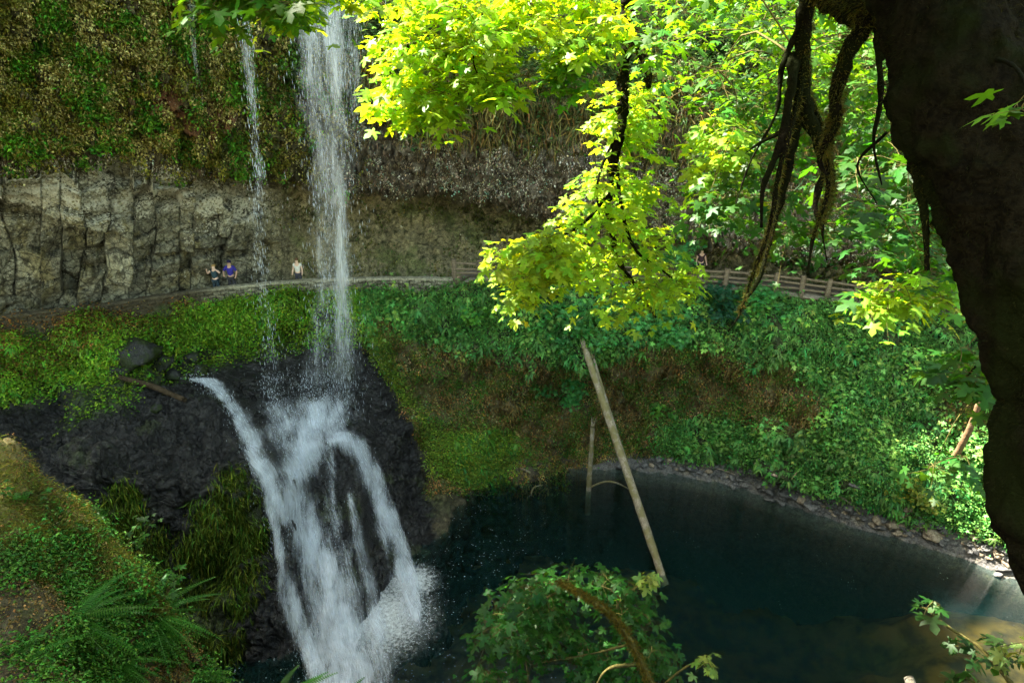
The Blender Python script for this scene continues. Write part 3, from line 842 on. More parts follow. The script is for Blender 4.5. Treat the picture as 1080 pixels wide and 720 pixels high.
# ------------------------------------------------------------------ mass greenery on the slopes
def fern_mass(name, pts, nrm, prob, n, size, col, label, cat, per=8, mat=None, kind='stuff'):
    idx = sample(pts, nrm, prob, n)
    p = pts[idx] + rng.normal(size=(n, 3)) * .1; nn = nrm[idx]
    b = Bag()
    s = size * rng.uniform(.55, 1.35, n)
    cl = jitter_col(col, n, .3, .15)
    big = fbm(p, .5, 3, 99)[:, None]
    cl *= 1 + big * .8
    p2 = np.repeat(p, per, 0); n2 = np.repeat(nn, per, 0); s2 = np.repeat(s, per) * rng.uniform(.6, 1.15, n * per); c2 = np.repeat(cl, per, 0) * rng.uniform(.7, 1.3, (n * per, 1))
    out = rnd_unit(n * per)
    tip = unit(out + n2 * .7 + np.array([0, 0, .25]))
    up = unit(n2 * .5 + np.array([0, 0, 1]) + out * .2)
    V, F, C = place(FR_V, FR_F, p2, up, tip, s2, c2.clip(.003, .8))
    b.add(V, F, C)
    o = b.build(name, mat or M_FERN)
    return tag(o, label, cat, kind=kind)

def leaf_mass(name, pts, nrm, prob, n, size, col, label, cat, off=.12, kind='stuff', hang=.3, hue=.15, TV=SL_V, TF=SL_F, mat=None, clump=5, spread=.16, m=60):
    idx = sample(pts, nrm, prob, n, m)
    p = pts[idx]; nn = nrm[idx]
    cl = jitter_col(col, n, .28, hue); cl *= (1 + fbm(p, .6, 3, 98)[:, None] * .8)
    k = clump
    p2 = np.repeat(p, k, 0) + rng.normal(size=(n * k, 3)) * spread + np.repeat(nn, k, 0) * (rng.random((n * k, 1)) * off)
    n2 = np.repeat(nn, k, 0)
    up = unit(n2 * .6 + np.array([0, 0, .8]) + rnd_unit(n * k) * .55) if hang < .9 else unit(n2 + rnd_unit(n * k) * .6)
    tip = unit(rnd_unit(n * k) + n2 * .5 + np.array([0, 0, -hang]))
    c2 = (np.repeat(cl, k, 0) * rng.uniform(.65, 1.35, (n * k, 1))).clip(.003, .8)
    V, F, C = place(TV, TF, p2, up, tip, size * rng.uniform(.5, 1.3, n * k), c2)
    b = Bag(); b.add(V, F, C); return tag(b.build(name, mat or M_FERN), label, cat, kind=kind)

ur = sl_uv[0]; vr_ = sl_uv[1]
isleft = ur < 378
gprob = np.clip(sl_green * (1 - sl_black) - .15, 0, 1) * (sl_shore < .3) * (fbm(slG, .7, 3, 97) > -.30)
fern_mass('fern_ground_cover', slG, slN, gprob * ~isleft, 9500, .36, (.10, .27, .06), 'dense sword ferns and low bushes covering the bank below the fence', 'ferns')
leaf_mass('light_ground_cover', slG, slN, gprob * ~isleft * (fbm(slG, .5, 3, 66) > .05), 1500, .18, (.15, .35, .07), 'pale green broad leaves on the right bank, coloured as if catching the light', 'plants', off=.35, spread=.25, clump=6, TV=LEAF_V, TF=LEAF_F)  # paler leaf colour stands in for light on the bank
leaf_mass('leafy_ground_cover', slG, slN, gprob * ~isleft * (fbm(slG, .45, 3, 96) > -.1), 13000, .14, (.12, .30, .065), 'broad leafy plants mixed among the ferns on the right bank', 'plants', off=.3, spread=.2, clump=6)
leaf_mass('moss_ground_cover', slG, slN, (gprob * isleft + sl_gm * .35 * isleft) , 13000, .14, (.20, .38, .03), 'bright green moss and small plants below the stone wall at left', 'moss', off=.12, spread=.16)
leaf_mass('moss_edge_cover', slG, slN, np.clip(sl_yel - .2, 0, 1), 5500, .12, (.22, .34, .04), 'yellow green moss along the edge of the wet black rock', 'moss', off=.1, spread=.14)
fern_mass('low_greenery', slG, slN, np.clip(sl_green - .3, 0, 1) * isleft * (1 - sl_black) * (fbm(slG, .9, 2, 95) > .0), 2000, .28, (.17, .36, .04), 'small bright ferns on the left bank', 'ferns', per=7)
# shrubs low on the brown wall
lowfern = zone(ur, vr_, [(470, 455), (545, 452), (548, 490), (530, 512), (490, 505), (470, 480)], 8)
fern_mass('wall_foot_ferns', slG, slN, lowfern, 620, .45, (.09, .24, .03), 'bright fern patch at the water edge beside the black rock', 'ferns')
# scattered leaves over the brown soil and roots
brown = np.clip(1 - sl_green - sl_yel - sl_black - sl_shore, 0, 1) * (vr_ < 520) * (ur > 380)
leaf_mass('hanging_roots', slG, slN, brown * (fbm(slG * [1, 1, .4], 1.0, 3, 76) > -.1), 12000, .30, (.26, .19, .07), 'brown hanging roots and dead fern fronds on the earth wall', 'roots', off=.05, hang=2.5, hue=.1, TV=SL_V * [.22, 1, 1], clump=2, spread=.1, mat=M_MOSS)
leaf_mass('dry_growth', slG, slN, brown * (fbm(slG, .9, 3, 79) > -.15), 8000, .12, (.33, .27, .10), 'dry brown moss and withered fern tufts covering the earth wall', 'moss', off=.1, hang=1.2, clump=4, spread=.1, hue=.25, mat=M_MOSS)
leaf_mass('wall_moss', slG, slN, brown * (fbm(slG, .8, 4, 68) > .03), 7000, .11, (.16, .25, .04), 'yellow green moss patches on the brown earth wall', 'moss', off=.08, hang=1.0, clump=4, spread=.12, mat=M_MOSS)
leaf_mass('wall_sprigs', slG, slN, brown * (fbm(slG, .8, 3, 94) > .1), 3000, .13, (.09, .22, .03), 'small green sprigs growing on the brown earth wall', 'plants', clump=4)
rusty = sl_rust * (1 - sl_black)
leaf_mass('rusty_moss', slG, slN, rusty, 5500, .11, (.22, .13, .04), 'rust brown moss and stems on the bank under the trail', 'moss', clump=3, mat=M_MOSS)
# hanging moss on black rock
leaf_mass('draping_moss', slG, slN, sl_moss * (fbm(slG * [1, 1, .3], .9, 3, 92) > -.2), 11000, .45, (.10, .15, .02), 'long strands of wet moss draping down the black rock', 'moss', off=.06, hang=4.0, TV=SL_V * [.16, 1, 1], clump=2, spread=.12, mat=M_MOSS)

# ------------------------------------------------------------------ cliff greenery
cu, cv = cliffUV
lf = cliff_leftface * (1 - cliff_hill)
leaf_mass('cliff_moss', cliffG, cliffN, lf * (fbm(cliffG, 1.0, 3, 91) > -.05), 15000, .14, (.24, .25, .045), 'knobbly yellow olive moss covering the overhanging cliff at upper left', 'moss', off=.14, hang=1.2, clump=3, spread=.09, hue=.08, mat=M_MOSS)
leaf_mass('cliff_plants', cliffG, cliffN, lf * (fbm(cliffG, .7, 3, 90) > .12), 8000, .17, (.12, .32, .03), 'small green plants clinging to the mossy cliff', 'plants', off=.2, hang=.5, clump=4, spread=.12)
leaf_mass('cliff_crust', cliffG, cliffN, lf * (fbm(cliffG, 1.1, 3, 89) > .06) * sst(-5, -1, cliffG[:, 2]), 13000, .13, (.58, .52, .20), 'tan dried moss tips on the cliff', 'moss', off=.18, hang=.9, clump=3, spread=.10, hue=.05, mat=M_MOSS)
cf_ = np.clip((cliffT > 3.6) * (cliffT < 6.2) * (1 - cliff_leftface) * (1 - cliff_hill), 0, 1)
leaf_mass('cliff_flakes', cliffG, cliffN, cf_ * (1 - cliff_up * .6) * (fbm(cliffG, 1.2, 3, 77) > -.1), 14000, .20, (.22, .18, .13), 'brown flaking crust and roots on the overhanging cliff', 'moss', off=.10, hang=3.0, TV=SL_V * [.4, 1, 1], clump=2, spread=.08, hue=.08, mat=M_MOSS)
leaf_mass('cliff_pale_flakes', cliffG, cliffN, cf_ * (cliffT < 5.0) * (fbm(cliffG, .6, 3, 88) > -.05), 9000, .11, (.66, .64, .55), 'pale lichen flakes on the brown cliff', 'lichen', off=.12, hang=1.0, clump=2, spread=.10, mat=M_MOSS)
leaf_mass('rim_grass', cliffG, cliffN, cliff_up * (cliff_hill < .6) * (cliffT > 5.0), 9000, .75, (.24, .22, .08), 'long dry grass hanging over the cliff rim', 'grass', off=.15, hang=3.2, TV=SL_V * [.10, 1, 1], clump=2, spread=.15, mat=M_MOSS)
leaf_mass('rim_plants', cliffG, cliffN, cliff_up * (fbm(cliffG, .6, 3, 87) > -.05), 3500, .20, (.07, .14, .03), 'green plants hanging at the cliff rim', 'plants', off=.3, clump=5, spread=.2)
leaf_mass('hillside_plants', cliffG, cliffN, cliff_hill * (cliffG[:, 2] < 14), 9000, .24, (.055, .115, .025), 'green bushes on the hillside above the cliff', 'bushes', off=.7, clump=6, spread=.3, m=120)
leaf_mass('recess_moss', cliffG, cliffN, cliff_rec * (fbm(cliffG, .6, 3, 86) > .0), 5000, .14, (.10, .12, .03), 'mossy streaks on the rock wall behind the trail', 'moss', off=.06, hang=2.0, clump=3, mat=M_MOSS)

# ------------------------------------------------------------------ near bank greenery
nu_, nv_ = nb_uv
nvis = (nb_tv > 1.6) * (nb_tv < 6)
leaf_mass('leaf_litter', nbG, nbN, nvis * 1.0, 12000, .045, (.24, .17, .06), 'brown leaf litter on the foreground slope', 'leaf litter', off=.02, clump=2, spread=.05, mat=M_MOSS)
leaf_mass('foreground_grass', nbG, nbN, nvis * zone(nu_, nv_, [(-100, 430), (0, 470), (90, 535), (170, 600), (190, 660), (110, 650), (30, 600), (-100, 570)], 14) * (fbm(nbG, 2.0, 3, 85) > -.5), 14000, .10, (.23, .25, .045), 'dry yellow grass and moss on the crest of the foreground slope', 'grass', off=.05, hang=.2, TV=SL_V * [.15, 1, 1], clump=2, spread=.04, mat=M_MOSS)
leaf_mass('foreground_weeds', nbG, nbN, nvis * (fbm(nbG, 1.3, 3, 84) > -.02) * sst(500, 620, nv_), 6500, .07, (.09, .24, .03), 'low green weeds on the foreground slope', 'weeds', off=.12, clump=5, spread=.09)

# ferns in the foreground: one thing each
def make_fern(base, nrm, size, n=11, label='', group=None, col=(.045, .15, .016), face=None, spread=1.0):
    root = empty('fern', tuple(base), label, 'fern', group)
    ang = rng.uniform(0, 2 * np.pi, n) if face is None else face + rng.normal(size=n) * spread
    out = np.stack([np.cos(ang), np.sin(ang), np.zeros(n)], 1)
    tip = unit(out + np.array([0, 0, .55]) * rng.uniform(.5, 1.6, (n, 1)))
    up = unit(np.array([[0, 0, 1.0]]) - out * .35 + rng.normal(size=(n, 3)) * .1)
    for k in range(n):
        V, F, C = place(FE_V, FE_F, np.array([base]), up[k:k + 1], tip[k:k + 1], size * rng.uniform(.65, 1.1), jitter_col(col, 1, .25, .1))
        b = Bag(); b.add(V, F, C); b.build('frond', M_FERN, root)
    return root

ferns = [(75, 655, .95, 16, 'fern in the middle of the foreground slope, left of the stem of moss'), (160, 650, 1.0, 17, 'broad fern on the right edge of the foreground slope'),
         (20, 700, .7, 11, 'dark fern in the lower left corner'), (120, 700, .9, 15, 'fern at the bottom left below the broad fern'),
         (200, 716, .7, 13, 'fern spilling over the bottom of the slope beside the black rock'), (45, 585, .42, 9, 'small fern under the yellow grass crest')]
for (fu, fv, fs, n_, lb) in ferns:
    p_, q_ = hit(fu, fv, ('near',))
    if p_ is not None: make_fern(p_ - q_ * .02, q_, fs, n_, lb, 'ferns on the foreground slope', face=-.2, spread=1.5)
make_fern(PD(285, 752, 6.4), None, .62, 9, 'bright fern fronds rising from the bottom edge in front of the falls', 'fern fronds at the bottom edge', col=(.04, .14, .012), face=1.2, spread=.8)
make_fern(PD(335, 770, 6.4), None, .6, 8, 'fern fronds pointing right at the foot of the falls', 'fern fronds at the bottom edge', col=(.03, .11, .012), face=.9, spread=.7)
make_fern(PD(800, 755, 6.6), None, .62, 9, 'pair of dark fern fronds at the bottom right of the leafy bough', 'fern fronds at the bottom edge', col=(.02, .07, .01), face=1.5, spread=.7)

# small leafy plants on the foreground crest
def make_plant(pu, pv, D, h, nl, size, label, col=(.045, .14, .02), spread=.22, base=None):
    top = PD(pu, pv, D)
    if base is None:
        p_, q_ = hit(pu, pv + 14, ('near',)); base = p_ if p_ is not None else top - np.array([0, 0, h])
    root = empty('plant', tuple(base), label, 'plant', 'small plants in the foreground')
    b = Bag(); pts = []
    for k in range(5):
        e = base + np.array([rng.normal() * spread, rng.normal() * spread, h * rng.uniform(.6, 1.1)])
        m_ = (base + e) / 2 + rng.normal(size=3) * .03
        V, F = tube([base, m_, e], [.008, .006, .003], 6, step=.05); b.add(V, F)
        pts += [base * (1 - t) + e * t for t in rng.uniform(.45, 1.05, nl // 5)]
    b.build('stem', M_TWIG, root)
    pts = np.array(pts) + rng.normal(size=(len(pts), 3)) * .04; n = len(pts)
    V, F, C = place(LEAF_V, LEAF_F, pts, unit(np.array([[0, 0, 1.0]]) + rnd_unit(n) * .45), rnd_unit(n) * [1, 1, .3], size * rng.uniform(.6, 1.2, n), jitter_col(col, n))
    b = Bag(); b.add(V, F, C); b.build('leaves', M_LEAF, root)
for a in [(105, 545, 8.6, .45, 45, .12, 'leafy green plant on the crest of the foreground slope above the broad fern'),
          (130, 570, 8.3, .40, 40, .11, 'low leafy plant leaning over the black rock, right of the taller one'),
          (60, 600, 7.2, .22, 30, .09, 'small plant on bare ground in the lower left'),
          (170, 625, 8.0, .35, 40, .11, 'plant on the slope edge beside the pale stump of rock'),
          (30, 512, 8.8, .25, 30, .10, 'small plant among yellow grass at the far left')]:
    make_plant(*a)

# ------------------------------------------------------------------ shrubs on the bank
def make_shrub(pu, pv, r, n, label, col, which=('slope',), size=.2, name='shrub', flat=.7, lift=.6, group='shrubs on the far bank'):
    p_, q_ = hit(pu, pv, which)
    if p_ is None: return
    root = empty(name, tuple(p_ - q_ * .1), label, name, group)
    c0 = p_ + q_ * r * lift * .4 + np.array([0, 0, r * .35 * lift])
    b = Bag(); cl = []
    for k in range(9):
        e = c0 + rnd_unit(1)[0] * r * np.array([1, .8, flat]) * rng.uniform(.4, .9)
        V, F = tube([p_ - q_ * .1, (p_ + e) / 2 + rng.normal(size=3) * .08, e], [.035, .025, .01], 6, step=.2); b.add(V, F); cl.append(e)
    b.build('stems', M_TWIG, root)
    cl = np.array(cl)
    k = rng.integers(0, len(cl), n)
    pts = cl[k] + rnd_unit(n) * (rng.random((n, 1)) ** .6) * r * .5 * np.array([1, 1, .55])
    V, F, C = place(LEAF_V, LEAF_F, pts, unit(np.array([[0, -.3, 1.0]]) + rnd_unit(n) * .5), unit(rnd_unit(n) + (pts - c0) * .8 + [0, 0, -.4]), size * rng.uniform(.6, 1.2, n), jitter_col(col, n, .25, .12) * (1 + .5 * hashf(k, k)[:, None] - .25))
    b = Bag(); b.add(V, F, C); b.build('foliage', M_LEAF, root)
BG = (.07, .25, .075); GG = (.11, .29, .055)
for a in [(600, 345, 1.7, 520, 'blue green shrub hanging behind the top of the leaning log', BG), (655, 350, 2.1, 700, 'wide blue green shrub on the bank right of the leaning log', BG),
          (705, 352, 1.7, 520, 'blue green shrub below the fence at the middle of the bank', BG), (598, 408, 1.5, 380, 'blue green shrub drooping on the brown wall left of the log', BG),
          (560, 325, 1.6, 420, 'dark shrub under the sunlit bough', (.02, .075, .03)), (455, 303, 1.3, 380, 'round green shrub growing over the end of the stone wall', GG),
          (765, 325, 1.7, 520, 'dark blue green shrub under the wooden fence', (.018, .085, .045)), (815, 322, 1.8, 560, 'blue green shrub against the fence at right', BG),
          (500, 325, 1.2, 300, 'bushy green shrub below the short fence', GG), (700, 440, .9, 150, 'small green shrub low on the brown wall', GG),
          (950, 330, 1.3, 300, 'green shrub below the right end of the fence', GG), (870, 470, .8, 150, 'small shrub low on the right bank', GG)]:
    make_shrub(*a)
make_shrub(838, 276, 1.9, 800, 'blue green tree in front of the cliff above the fence', BG, ('cliff',), .2, 'small_tree', .8, 1.4, 'small trees behind the fence')
make_shrub(715, 305, 1.2, 420, 'slim blue green tree beside the fence at the centre', BG, ('slope', 'cliff'), .18, 'small_tree', 1.0, 2.2, 'small trees behind the fence')
make_shrub(955, 522, 1.2, 520, 'sunlit yellow green shrub on the gravel shore at right', (.13, .19, .03), ('slope',), .15)
# ================================================================== trees and boughs
def skeleton_bough(parent, limb_paths, regions, limb_mat=None, twig_mat=None, leaf_mat=None, name='bough', label=None, twig_r=.006):
    """limb_paths: list of (pixel/depth path, r0, r1); regions: list of (poly, D0, D1, clusters, leaves, size, colour, spread)"""
    bo = bpy.data.objects.new(name, None)
    limb = Bag(); nodes = []
    for path, r0, r1 in limb_paths:
        pts = np.array([PD(*a) for a in path])
        pts[1:-1] += rng.normal(size=(len(pts) - 2, 3)) * r0 * .22
        V, F = tube(pts, np.linspace(r0, r1, len(pts)), 10, step=.04, jit=1.0, jscale=9)
        limb.add(V, F)
        nodes.append(catmull(pts, np.linspace(0, len(pts) - 1, 40)))
    nodes = np.concatenate(nodes)
    L = limb.build('limb', limb_mat or M_BARK, parent)
    if label: L['label'] = label
    tw = Bag(); lf = Bag()
    cents = []
    for poly, D0, D1, ncl, nl, size, col, spread in regions:
        pa = np.array(poly, float); lo, hi = pa.min(0), pa.max(0); got = 0; tries = 0
        while got < ncl and tries < 60:
            uu = rng.uniform(lo[0], hi[0], 400); vv = rng.uniform(lo[1], hi[1], 400); tries += 1
            ok = sdpoly(uu, vv, poly) > 0
            ng = fbm(np.stack([uu / 45, vv / 45, uu * 0 + D0], -1), 1, 2, 5) > -.10 - .12 * (ncl < 300)
            for a_, b_ in zip(uu[ok & ng], vv[ok & ng]):
                if got >= ncl: break
                cents.append((PD(a_, b_, rng.uniform(D0, D1)), nl, size, col, spread)); got += 1
    order = sorted(range(len(cents)), key=lambda k: np.min(np.linalg.norm(nodes - cents[k][0], axis=1)))
    nl_ = [nodes]
    allp, alln, allt, alls, allc = [], [], [], [], []
    for k in order:
        c, nl, size, col, spread = cents[k]
        dd = np.linalg.norm(nodes - c, axis=1) + np.maximum(0, c[2] - nodes[:, 2]) * .6
        a = nodes[np.argmin(dd)]
        dist = np.linalg.norm(c - a)
        mid = (a + c) / 2 + np.array([0, 0, .12 * dist]) + rng.normal(size=3) * .05 * dist
        r = min(.012, twig_r * (.6 + dist))
        V, F = tube([a, mid, c], [r, r * .8, r * .4], 4, step=max(.08, dist / 5), cap=False); tw.add(V, F)
        t = np.linspace(.35, 1, 5)[:, None]
        nodes = np.concatenate([nodes, (1 - t) ** 2 * a + 2 * t * (1 - t) * mid + t * t * c])
        h = unit(c - a); h = unit(np.array([h[0], h[1], -.25]))
        sp = rng.normal(size=(nl, 3)) * spread * np.array([1, 1, .4]) * rng.uniform(.7, 1.3)
        p = c + sp + np.array([0, 0, -.35]) * (np.linalg.norm(sp[:, :2], axis=1) ** 2)[:, None] / (spread + .01) * .5
        tint = rng.uniform(.72, 1.3)
        allp.append(p); alln.append(unit(np.array([[0, 0, 1.0]]) + rnd_unit(nl) * .62 + unit(sp) * .4)); allt.append(unit(unit(sp) * .8 + h * .4 + rnd_unit(nl) * .3 + [0, 0, -.45]))
        alls.append(size * rng.uniform(.4, 1.28, nl)); allc.append(jitter_col(col, nl, .16, .10) * tint)
        # leaf stalks
        for q in range(0, nl, 2):
            V, F = tube([c, p[q]], [r * .35, r * .25], 4, cap=False); tw.add(V, F)
    V, F, C = place(LEAF_V, LEAF_F, np.concatenate(allp), np.concatenate(alln), np.concatenate(allt), np.concatenate(alls), np.concatenate(allc))
    lf.add(V, F, C)
    T = tw.build('twigs', twig_mat or M_TWIG); T.parent = L; T['kind'] = 'stuff'
    Fo = lf.build('leaves', leaf_mat or M_LEAF, smooth=False); Fo.parent = L
    COLR = None
    return L

def fuzz(parent, paths, n, length, col, name='moss'):
    """hanging moss fringe along limbs: (world path, radius list)"""
    b = Bag(); P0, T0, Nn = [], [], []
    for pts, rr, m in paths:
        t = rng.uniform(0, len(pts) - 1, m); c = catmull(np.array(pts), t); r = np.interp(t, np.arange(len(rr)), rr)
        o = rnd_unit(m); P0.append(c + o * r[:, None] * .97); Nn.append(unit(np.cross(o, rnd_unit(m)))); T0.append(unit(o * .9 + [0, 0, -.75] + rnd_unit(m) * .4))
    P0, T0, Nn = map(np.concatenate, (P0, T0, Nn)); m = len(P0)
    V, F, C = place(SL_V * [.22, 1, 1], SL_F, P0, Nn, T0, length * rng.uniform(.35, 1.3, m), jitter_col(col, m, .3, .1))
    b.add(V, F, C); o = b.build(name, M_MOSS); o.parent = parent
    return o

# ---- the big mossy maple on the right (its foot is out of view at the lower right)
TRK = [(1400, 960, 3.9), (1280, 760, 3.8), (1176, 630, 3.75), (1128, 510, 3.75), (1134, 420, 3.75), (1108, 330, 3.75), (1084, 250, 3.75), (1054, 170, 3.75), (1018, 85, 3.75), (994, 0, 3.8), (985, -90, 3.9), (985, -220, 4.1), (1000, -420, 4.4)]
trk = np.array([PD(*a) for a in TRK]); trr = np.array([.50, .46, .36, .40, .33, .35, .36, .39, .38, .33, .32, .30, .26])
root_g = W(trk[0][0] + .6, trk[0][1] - .2, -9.0)
_p, _q = None, None
r_ = nearbank.ray_cast(Vector((trk[0][0] + .5, trk[0][1] - .3, 5)), Vector((0, 0, -1)))
if r_[0]: root_g = np.array(r_[1]) - [0, 0, .3]
maple = empty('maple_tree', tuple(root_g), 'big dark mossy maple with a thick curved trunk at the right edge of the photo', 'tree')
tp = np.concatenate([[root_g, (root_g + trk[0]) / 2], trk]); tr = np.concatenate([[.85, .6], trr])
V, F = tube(tp, tr, 96, step=.03, jit=.34, jscale=3.2)
Vn = fbm(V * [1, 1, .25], 13, 4, 5) * .035; cen = V.mean(0)
V = V + unit(rng.normal(size=V.shape)) * .004
V[:, 0] += Vn; V[:, 1] += Vn
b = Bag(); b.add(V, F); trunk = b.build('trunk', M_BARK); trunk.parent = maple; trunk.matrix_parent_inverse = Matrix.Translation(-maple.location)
def fix(o):
    o.matrix_parent_inverse = Matrix.Translation(-maple.location) if o.parent is maple else Matrix.Identity(4)
mz = fuzz(trunk, [(tp, tr * 1.05, 60000)], 0, .030, (.020, .022, .005))

G1 = (.19, .36, .025); G2 = (.060, .175, .016); G3 = (.026, .100, .012)  # maple greens from lit to dim: sun and shade put into the colour
boughs = []
# overhead bough at upper centre, brightly sunlit
boughs.append(skeleton_bough(maple, [([(985, -160, 4.1), (860, -230, 5.2), (720, -210, 6.6), (600, -130, 7.6), (500, -60, 8.2), (440, -20, 8.4), (400, 30, 8.5)], .13, .015),
    ([(560, -100, 7.8), (520, -20, 7.9), (500, 60, 8.0), (512, 90, 8.1)], .02, .006), ([(490, -55, 8.2), (480, 10, 8.2), (478, 70, 8.1), (485, 105, 8.0)], .03, .007),
    ([(440, -20, 8.4), (430, 50, 8.4), (450, 110, 8.3)], .016, .006)],
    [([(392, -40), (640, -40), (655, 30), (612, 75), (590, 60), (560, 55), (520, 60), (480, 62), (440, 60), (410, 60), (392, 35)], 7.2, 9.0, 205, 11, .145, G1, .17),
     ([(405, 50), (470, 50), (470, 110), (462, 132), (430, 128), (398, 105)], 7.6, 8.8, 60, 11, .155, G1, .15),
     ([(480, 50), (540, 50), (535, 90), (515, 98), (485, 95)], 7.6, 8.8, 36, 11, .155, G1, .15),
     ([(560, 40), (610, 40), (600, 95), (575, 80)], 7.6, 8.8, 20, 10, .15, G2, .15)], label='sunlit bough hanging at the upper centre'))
# small overhead bough at upper left in front of the fall's top
boughs.append(skeleton_bough(maple, [([(700, -215, 6.7), (560, -190, 6.0), (420, -130, 5.6), (330, -60, 5.4), (240, -35, 5.3), (215, 0, 5.3)], .05, .008)],
    [([(222, -50), (335, -50), (330, 8), (300, 14), (270, 10), (250, 24), (236, 28), (220, 20)], 5.0, 5.8, 60, 9, .13, G2, .11),
     ([(270, -50), (400, -50), (392, -5), (340, 10), (300, 22), (285, 18)], 6.0, 6.8, 50, 9, .14, G1, .13)], label='leafy bough tip over the lip of the falls at upper left'))
# long hanging bough in the middle
boughs.append(skeleton_bough(maple, [([(960, -260, 4.6), (820, -260, 6.5), (700, -170, 8.6), (668, -40, 9.2), (664, 20, 9.3), (656, 70, 9.4), (656, 130, 9.5), (650, 175, 9.6), (640, 225, 9.7), (650, 270, 9.8), (668, 300, 9.9), (692, 335, 10)], .15, .014),
    ([(664, 35, 9.3), (678, 55, 9.2), (686, 72, 9.15), (684, 92, 9.1)], .10, .035), ([(650, 175, 9.6), (655, 215, 9.5), (668, 262, 9.5), (700, 285, 9.5), (727, 306, 9.5)], .035, .012),
    ([(645, 200, 9.6), (615, 235, 9.4), (580, 255, 9.3), (545, 280, 9.2)], .03, .01), ([(656, 130, 9.5), (632, 190, 9.5), (634, 240, 9.5)], .03, .01)],
    [([(525, 262), (560, 246), (590, 240), (602, 262), (600, 290), (566, 292), (550, 322), (530, 318), (526, 290)], 8.6, 9.8, 82, 12, .14, (.20, .34, .025), .16),
     ([(590, 245), (618, 205), (640, 165), (665, 170), (700, 200), (712, 235), (714, 285), (700, 312), (668, 330), (640, 300), (610, 300), (592, 285)], 9.0, 11.2, 105, 12, .15, G1, .20),
     ([(640, 85), (690, 90), (690, 130), (680, 160), (640, 170), (636, 130)], 9.2, 10.4, 46, 10, .15, G1, .16),
     ([(690, 260), (735, 285), (732, 312), (700, 300)], 9.2, 10, 14, 9, .14, G1, .13)], label='long drooping bough with sunlit leaves in the middle of the photo'))
# right-hand mass of leaves between the boughs
boughs.append(skeleton_bough(maple, [([(975, -60, 3.9), (930, -90, 4.8), (880, -40, 5.2), (856, -5, 5.3), (848, 45, 5.35), (846, 90, 5.4), (838, 140, 5.5), (826, 195, 5.6), (812, 250, 5.7), (800, 290, 5.75), (782, 322, 5.8)], .085, .008),
    ([(846, 100, 5.4), (832, 160, 5.5), (822, 215, 5.6), (812, 260, 5.65)], .045, .008), ([(838, 60, 5.4), (832, 92, 5.3), (822, 150, 5.3), (806, 200, 5.3), (803, 240, 5.3)], .05, .01),
    ([(844, 90, 5.4), (850, 130, 5.4), (862, 155, 5.4), (872, 175, 5.4), (862, 215, 5.4), (866, 240, 5.4)], .06, .012),
    ([(822, 140, 5.4), (800, 152, 5.5), (786, 162, 5.5)], .02, .005),
    ([(850, 60, 5.4), (838, 120, 5.3), (822, 180, 5.3), (812, 240, 5.35), (796, 285, 5.4), (780, 330, 5.4), (768, 350, 5.4)], .030, .006),
    ([(884, 105, 4.7), (872, 150, 4.9), (874, 200, 5.0), (858, 250, 5.0), (852, 290, 5.0)], .028, .006), ([(846, 90, 5.4), (866, 130, 5.4), (880, 190, 5.4), (868, 236, 5.4), (872, 275, 5.4)], .026, .006),
    ([(846, 20, 5.3), (826, 70, 5.4), (818, 120, 5.5), (790, 170, 5.6), (776, 215, 5.6)], .024, .005), ([(925, 40, 4.5), (930, 100, 4.5), (922, 150, 4.6), (930, 195, 4.6)], .024, .006),
    ([(862, -10, 5.2), (890, 8, 4.9), (925, 5, 4.5), (960, -5, 4.1)], .07, .12), ([(925, 5, 4.5), (905, 35, 4.55), (888, 62, 4.6), (884, 105, 4.7), (880, 135, 4.75), (866, 165, 4.8), (872, 185, 4.8)], .075, .010),
    ([(925, 10, 4.5), (932, 50, 4.5), (930, 64, 4.5)], .05, .02), ([(945, 100, 3.85), (955, 130, 3.9), (968, 175, 4.0), (976, 225, 4.0), (978, 285, 4.05)], .07, .012),
    ([(935, 140, 4.6), (905, 175, 4.9), (925, 215, 5.0)], .012, .005)],
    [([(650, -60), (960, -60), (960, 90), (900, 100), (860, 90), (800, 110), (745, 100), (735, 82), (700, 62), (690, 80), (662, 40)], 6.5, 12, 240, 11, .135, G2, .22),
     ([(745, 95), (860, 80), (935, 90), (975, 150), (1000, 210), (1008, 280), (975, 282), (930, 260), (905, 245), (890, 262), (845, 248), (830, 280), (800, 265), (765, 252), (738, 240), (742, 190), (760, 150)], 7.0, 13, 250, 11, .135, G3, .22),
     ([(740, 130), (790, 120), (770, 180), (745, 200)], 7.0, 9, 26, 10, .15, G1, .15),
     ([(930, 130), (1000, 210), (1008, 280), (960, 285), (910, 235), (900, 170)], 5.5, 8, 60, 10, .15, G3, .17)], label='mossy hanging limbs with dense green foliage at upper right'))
boughs.append(skeleton_bough(maple, [([(1015, 80, 3.8), (1000, 190, 4.6), (975, 260, 6.0), (960, 300, 6.8)], .03, .006)],
    [([(918, 298), (950, 290), (1000, 300), (1008, 320), (985, 332), (930, 332), (915, 318)], 6.3, 7.2, 26, 9, .14, G1, .13)], label='small sunlit spray of leaves beside the trunk at right'))
boughs.append(skeleton_bough(maple, [([(1092, 330, 3.8), (1060, 350, 4.8), (1030, 385, 5.4), (1005, 412, 5.6)], .02, .005)],
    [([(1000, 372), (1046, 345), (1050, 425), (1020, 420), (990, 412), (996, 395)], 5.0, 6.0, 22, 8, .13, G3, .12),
     ([(960, 480), (1030, 480), (1040, 530), (1000, 520)], 6.0, 6.6, 4, 6, .14, G3, .14)], label='shaded leaf spray in front of the trunk at right'))
